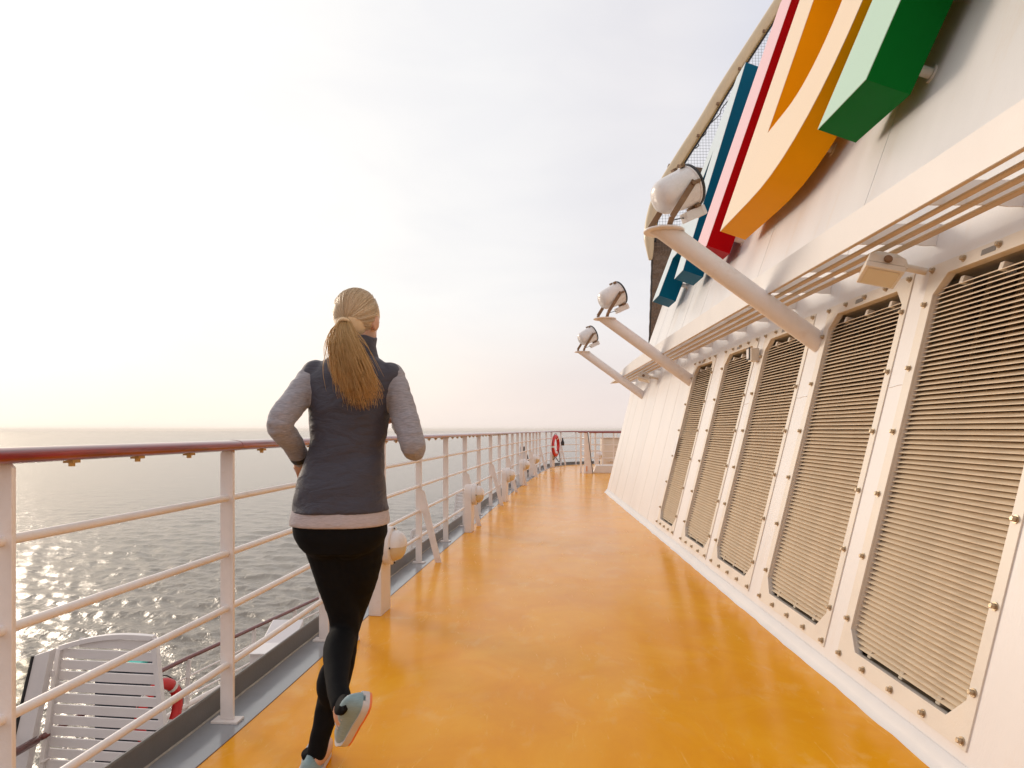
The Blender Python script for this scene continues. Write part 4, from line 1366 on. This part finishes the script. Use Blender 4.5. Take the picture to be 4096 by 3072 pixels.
def fabric(name, col, rough=.75, fine=600, wr=.25, wscale=9, stretch=(1, 1, 2.4), sheen=.2, var=.12, rot=(0, R(25), 0)):
    m, t, b = mat_new(name)
    l = t.links.new
    g = N(t, 'ShaderNodeTexCoord')
    mp = N(t, 'ShaderNodeMapping', ins={3: stretch, 2: rot}); l(g.outputs['Object'], mp.inputs[0])
    n1 = N(t, 'ShaderNodeTexNoise', ins={'Scale': wscale, 'Detail': 3, 'Distortion': 1.2}); l(mp.outputs[0], n1.inputs['Vector'])
    n2 = N(t, 'ShaderNodeTexNoise', ins={'Scale': fine, 'Detail': 2}); l(g.outputs['Object'], n2.inputs['Vector'])
    b1 = N(t, 'ShaderNodeBump', ins={'Strength': wr, 'Distance': .02}); l(n1.outputs[0], b1.inputs['Height'])
    b2 = N(t, 'ShaderNodeBump', ins={'Strength': .25, 'Distance': .002}); l(n2.outputs[0], b2.inputs['Height']); l(b1.outputs[0], b2.inputs['Normal'])
    l(b2.outputs[0], b.inputs['Normal'])
    mp2 = N(t, 'ShaderNodeMapping', ins={3: (40, 40, 260)}); l(g.outputs['Object'], mp2.inputs[0])
    n3 = N(t, 'ShaderNodeTexNoise', ins={'Scale': 1.4, 'Detail': 4}); l(mp2.outputs[0], n3.inputs['Vector'])
    r_ = ramp(t, [(.3, tuple(c * (1 - var) for c in col)), (.7, tuple(min(1, c * (1 + var)) for c in col))]); l(n3.outputs[0], r_.inputs[0])
    l(r_.outputs[0], b.inputs['Base Color'])
    b.inputs['Roughness'].default_value = rough
    b.inputs['Sheen Weight'].default_value = sheen
    return m
M['vest'] = fabric('dark_vest_fabric', (.040, .037, .054), .62, 500, .5, 10, sheen=.1)
M['sleeve'] = fabric('grey_knit', (.29, .275, .30), .85, 400, .3, 14, var=.22)
M['hem'] = fabric('pale_shirt_hem', (.46, .40, .405), .85, 400, .3, 14)
M['legging'] = fabric('black_leggings', (.0028, .003, .004), .85, 700, .10, 8, sheen=.0)
M['legging'].node_tree.nodes['Principled BSDF'].inputs['Specular IOR Level'].default_value = .2
def hair_mat(name, c1, c2, tr):
    m, t, b = mat_new(name)
    l = t.links.new
    oi = N(t, 'ShaderNodeNewGeometry')
    r_ = ramp(t, [(0, c1), (1, c2)])
    l(oi.outputs['Random Per Island'], r_.inputs[0])
    l(r_.outputs[0], b.inputs['Base Color'])
    b.inputs['Roughness'].default_value = .38
    tl = N(t, 'ShaderNodeBsdfTranslucent'); l(r_.outputs[0], tl.inputs[0])
    mx = N(t, 'ShaderNodeMixShader', ins={0: tr}); l(b.outputs[0], mx.inputs[1]); l(tl.outputs[0], mx.inputs[2])
    l(mx.outputs[0], t.nodes['Material Output'].inputs[0])
    return m
M['hair'] = hair_mat('blonde_hair', (.62, .45, .27), (.86, .68, .46), .2)
M['scalp'] = paint('blonde_scalp_hair', (.68, .50, .30), .5, .1, 3)
M['tail'] = hair_mat('ponytail_hair', (.66, .42, .16), (.92, .68, .34), .5)
from mathutils import noise as mnoise
def creases(amp, sc, fn=None):
    def f(me):
        no = [v_.normal.copy() for v_ in me.vertices]
        for v_, n_ in zip(me.vertices, no):
            p = Vector((v_.co.x * sc * .6, v_.co.y * sc * .6, v_.co.z * sc * 1.5))
            k = mnoise.noise(p) + .5 * mnoise.noise(p * 2.1)
            v_.co += n_ * amp * (-(abs(k) ** .7) * 1.2 + .4)
    return f

# shirt: sleeves and hem
mb = MB()
limb(mb, LA, [.046, .047, .0425, .0395, .031]); limb(mb, RA, [.046, .047, .0425, .0395, .031])
torso(mb, [(a, b, c, d + .006, e + .006) for a, b, c, d, e in TOR if 1.1 < c < 1.43])
remesh(mb, 'long_sleeve_shirt', .0065, 5, person, M['sleeve'], creases(.0045, 17))
mb = MB()
torso(mb, [(-.649, -.004, .862, .166, .134), (-.649, -.004, .885, .165, .133), (-.648, -.002, .925, .156, .124)])
remesh(mb, 'shirt_hem', .006, 2, person, M['hem'])
# vest with raised collar
def wrinkle(me):
    for v_ in me.vertices:
        x, y, z = v_.co
        f = .35 + .65 * min(1, max(0, (1.30 - z) / .22))
        w = mnoise.noise(Vector((x * 5 + z * 5, y * 4, z * 15 - x * 7))) * .0085 + mnoise.noise(Vector((x * 14 + z * 9, y * 10, z * 34 - x * 15))) * .0028
        n_ = Vector((x + .635, y - PY - .02, 0)).normalized()
        v_.co += n_ * w * f
mb = MB()
torso(mb, [(-.649, -.002, .906, .163, .135), (-.648, .002, .97, .152, .124), (-.642, .012, 1.06, .136, .108), (-.635, .022, 1.13, .128, .101),
           (-.627, .032, 1.22, .136, .108), (-.622, .040, 1.30, .150, .112), (-.6195, .046, 1.365, .160, .098), (-.618, .050, 1.405, .128, .082), (-.617, .054, 1.44, .082, .068)])
ball(mb, (-.748, PY + .046, 1.368), .066, (.82, .95, .92)); ball(mb, (-.491, PY + .046, 1.360), .066, (.82, .95, .92))
remesh(mb, 'vest', .007, 4, person, M['vest'], wrinkle)
m = MB(); rows = []
for i, (z, r0) in enumerate(((1.415, .088), (1.445, .079), (1.47, .074), (1.497, .078), (1.503, .075), (1.499, .070), (1.47, .066), (1.43, .07))):
    rows.append([Vector((-.616 + r0 * math.cos(a), PY + .058 + r0 * .9 * math.sin(a), z + .004 * math.sin(5 * a) + .006 * math.cos(a))) for a in [2 * math.pi * k / 40 for k in range(40)]])
m.quadgrid(rows, True); m.obj('collar', M['vest'], person, smooth=True)
# leggings
mb = MB()
torso(mb, [(-.648, 0, .77, .120, .105), (-.648, 0, .82, .154, .122), (-.649, -.004, .88, .156, .124), (-.648, 0, .93, .146, .118)])
limb(mb, LLG, LR_); limb(mb, RLG, LR_)
ball(mb, (-.690, PY - .028, .83), .088); ball(mb, (-.607, PY - .028, .83), .088)
ball(mb, (-.680, PY + .0, .31), .050, (1, 1.15, 1.7)); 
remesh(mb, 'leggings', .0065, 5, person, M['legging'], creases(.002, 12))
# hair cap
mb = MB()
def hball2(p, sc):
    n0 = len(mb.v); ball(mb, (0, 0, 0), 1, sc)
    for i in range(n0, len(mb.v)):
        mb.v[i] = tuple(HC + HR @ (Vector(mb.v[i]) + Vector(p)))
hball2((0, -.010, .022), (.078, .091, .089)); hball2((0, -.045, -.010), (.058, .055, .070))
hair = remesh(mb, 'hair', .005, 4, person, M['scalp'])
tie = Vector((-.632, PY - .022, 1.548))
m = MB(); m.lathe([(.014, -.005), (.021, -.005), (.022, 0), (.021, .005), (.014, .005)], tie, (.15, -.55, -.8), 16); m.obj('hair_tie', M['scalp'], person, smooth=True)
# combed strands drawn back to the tie
m = MB()
tl_ = (HR.inverted() @ (tie - HC)); td = Vector((tl_.x / .0795, (tl_.y + .012) / .0925, (tl_.z - .020) / .0905)).normalized()
for k in range(1700):
    d0 = Vector((rng.normal(), rng.normal(), rng.normal())).normalized()
    if d0.y > .42 - .25 * (1 - d0.z) or d0.z < -.80: continue
    if d0.dot(td) > .93: continue
    lift = 1 + abs(rng.normal(0, .008)) + (.05 * rng.random() if k % 40 == 0 else 0)
    ang = math.acos(max(-1, min(1, d0.dot(td))))
    pts = []
    for q in range(9):
        f = q / 8
        e = (d0 * math.sin((1 - f) * ang) + td * math.sin(f * ang)) / math.sin(ang)
        kk = lift + .006 * math.sin(math.pi * f)
        bulge = 1 + .02 * max(0, -e.z) 
        pts.append(hp(e.x * .0785 * kk, e.y * .0915 * kk * bulge - .011, e.z * .0895 * kk + .022))
    m.tube(pts, [.0012] * 8 + [.0006], 3)
o = m.obj('hair_strands', M['hair'], hair, smooth=True)
# ponytail of many locks
m = MB()
spine = [tie + Vector((.0, .02, .012)), Vector((-.622, PY - .070, 1.51)), Vector((-.604, PY - .105, 1.455)), Vector((-.580, PY - .115, 1.38)), Vector((-.560, PY - .110, 1.31)), Vector((-.548, PY - .105, 1.25))]
wid = [.010, .033, .052, .066, .076, .080]
for k in range(2400):
    a = rng.random() * 2 * math.pi; r_ = math.sqrt(rng.random())
    ox, oy = r_ * math.cos(a), r_ * math.sin(a)
    end = min(1, .50 + .52 * rng.random() ** .75 - .18 * r_ * r_ + .05 * rng.normal())
    wv_, ph_ = rng.normal(0, .004), rng.random() * 6
    fly = 1 + (.5 * rng.random() if k % 12 == 0 else 0)
    sp = catmull([p + Vector((ox * w * fly + wv_ * math.sin(ph_ + i) * (i > 1) + rng.normal(0, .0014) * i, oy * w * .42 + rng.normal(0, .0014) * i, rng.normal(0, .004))) for i, (p, w) in enumerate(zip(spine, wid))], 3)
    n_ = max(6, int(len(sp) * end))
    sp = sp[:n_]
    m.tube(sp, [.0014 * (1 - .8 * (i / (n_ - 1)) ** 2) for i in range(n_)], 3)
m.obj('ponytail', M['tail'], person, smooth=True)
# watch on the left wrist
wv = Vector((LA[-1][0], PY + LA[-1][1], LA[-1][2])); d = (wv - Vector((LA[-2][0], PY + LA[-2][1], LA[-2][2]))).normalized()
m = MB(); m.tube([wv - d * .03, wv - d * .008], .0335, 18); m.obj('wrist_band', M['black'], person, smooth=True, auto=50)
# shoes
M['shoe'] = fabric('pale_teal_mesh', (.22, .33, .36), .7, 300, .1, 10)
M['sole'] = paint('white_sole', (.56, .53, .52), .6, .05, 10)
M['tread'] = paint('orange_tread', (.80, .20, .05), .6, .1, 20)
def shoe(heel, toe, up, label, k=1.0):
    heel, toe = Vector(heel), Vector(toe); f = (toe - heel).normalized(); up = Vector(up); up = (up - f * up.dot(f)).normalized(); s_ = f.cross(up)
    def q(a, b_, c): return heel + f * a * k + s_ * b_ * k + up * c * k
    wd = [(-.004, .010, .045), (.002, .024, .066), (.02, .033, .082), (.06, .037, .088), (.10, .036, .078), (.14, .040, .062), (.19, .045, .050), (.225, .041, .042), (.248, .032, .032), (.262, .019, .024), (.269, .006, .018)]
    m = MB(); rows = []
    for a, w, h in wd:
        ring = []
        for kk in range(20):
            t_ = 2 * math.pi * kk / 20
            b_ = w * math.cos(t_) * (1 - .22 * max(0, math.sin(t_))); c = .022 + max(0, math.sin(t_)) ** .8 * h * .78 if math.sin(t_) > 0 else .022
            ring.append(q(a, b_, c))
        rows.append(ring)
    n0 = m.quadgrid(rows, True); m.f.append(tuple(range(n0, n0 + 20))); e = n0 + 20 * (len(wd) - 1); m.f.append(tuple(range(e, e + 20)))
    u = m.obj('shoe', M['shoe'], person, smooth=True, auto=60)
    if label: u['label'] = label
    for nm, mt, z0, z1, g in (('midsole', 'sole', .008, .030, .004), ('tread', 'tread', 0, .008, .001)):
        m = MB(); ol = []
        for a, w, h in wd: ol.append((a, w + g))
        poly = [(a, b_) for a, b_ in ol] + [(a, -b_) for a, b_ in ol[::-1]]
        m.prism(poly, lambda p: q(p[0], p[1], z0 + (.012 if p[0] > .24 else 0)), lambda p: q(p[0], p[1], z1 + (.010 if p[0] > .24 else 0)))
        o = m.obj(nm, M[mt], None, smooth=True, auto=50); o.parent = u
    m = MB(); m.tube([q(.055, 0, .075), q(.05, 0, .088)], [.028, .030], 16, cap=True); o = m.obj('shoe_collar', M['legging'], None, smooth=True); o.parent = u
    for li in range(4):
        m = MB(); a = .105 + .02 * li; m.tube([q(a, -.022, .066 - .10 * (a - .1)), q(a, 0, .078 - .14 * (a - .1)), q(a, .022, .066 - .10 * (a - .1))], .003, 6); o = m.obj('lace', M['sole'], None, smooth=True); o.parent = u
    return u
shoe((-.738, PY - .075, .0), (-.775, PY + .19, .0), (0, 0, 1), None)
hl, tl = Vector((-.464, PY - .335, .392)), Vector((-.574, PY - .21, .215))
shoe(hl, tl, (-.80, -.42, .32), 'lifted pale shoe, heel up, with an orange sole edge', .90)

# ------------------------------------------------------------------ haze over the sea
hm = bpy.data.materials.new('sea_haze'); hm.use_nodes = True
ht = hm.node_tree; ht.nodes.clear()
ho_ = ht.nodes.new('ShaderNodeOutputMaterial'); pv = ht.nodes.new('ShaderNodeVolumePrincipled')
pv.inputs['Color'].default_value = (1.0, .95, .88, 1)
pv.inputs['Density'].default_value = 1.1e-4
pv.inputs['Anisotropy'].default_value = .35
ht.links.new(pv.outputs[0], ho_.inputs['Volume'])
m = MB(); m.box((0, 0, (SEA - 2.2 + 12.2) / 2), (33000, 33000, 12.2 - (SEA - 2.2)))
hz_o = m.obj('haze', hm); hz_o['kind'] = 'stuff'; hz_o['label'] = 'thin pale haze over the sea softening the horizon'
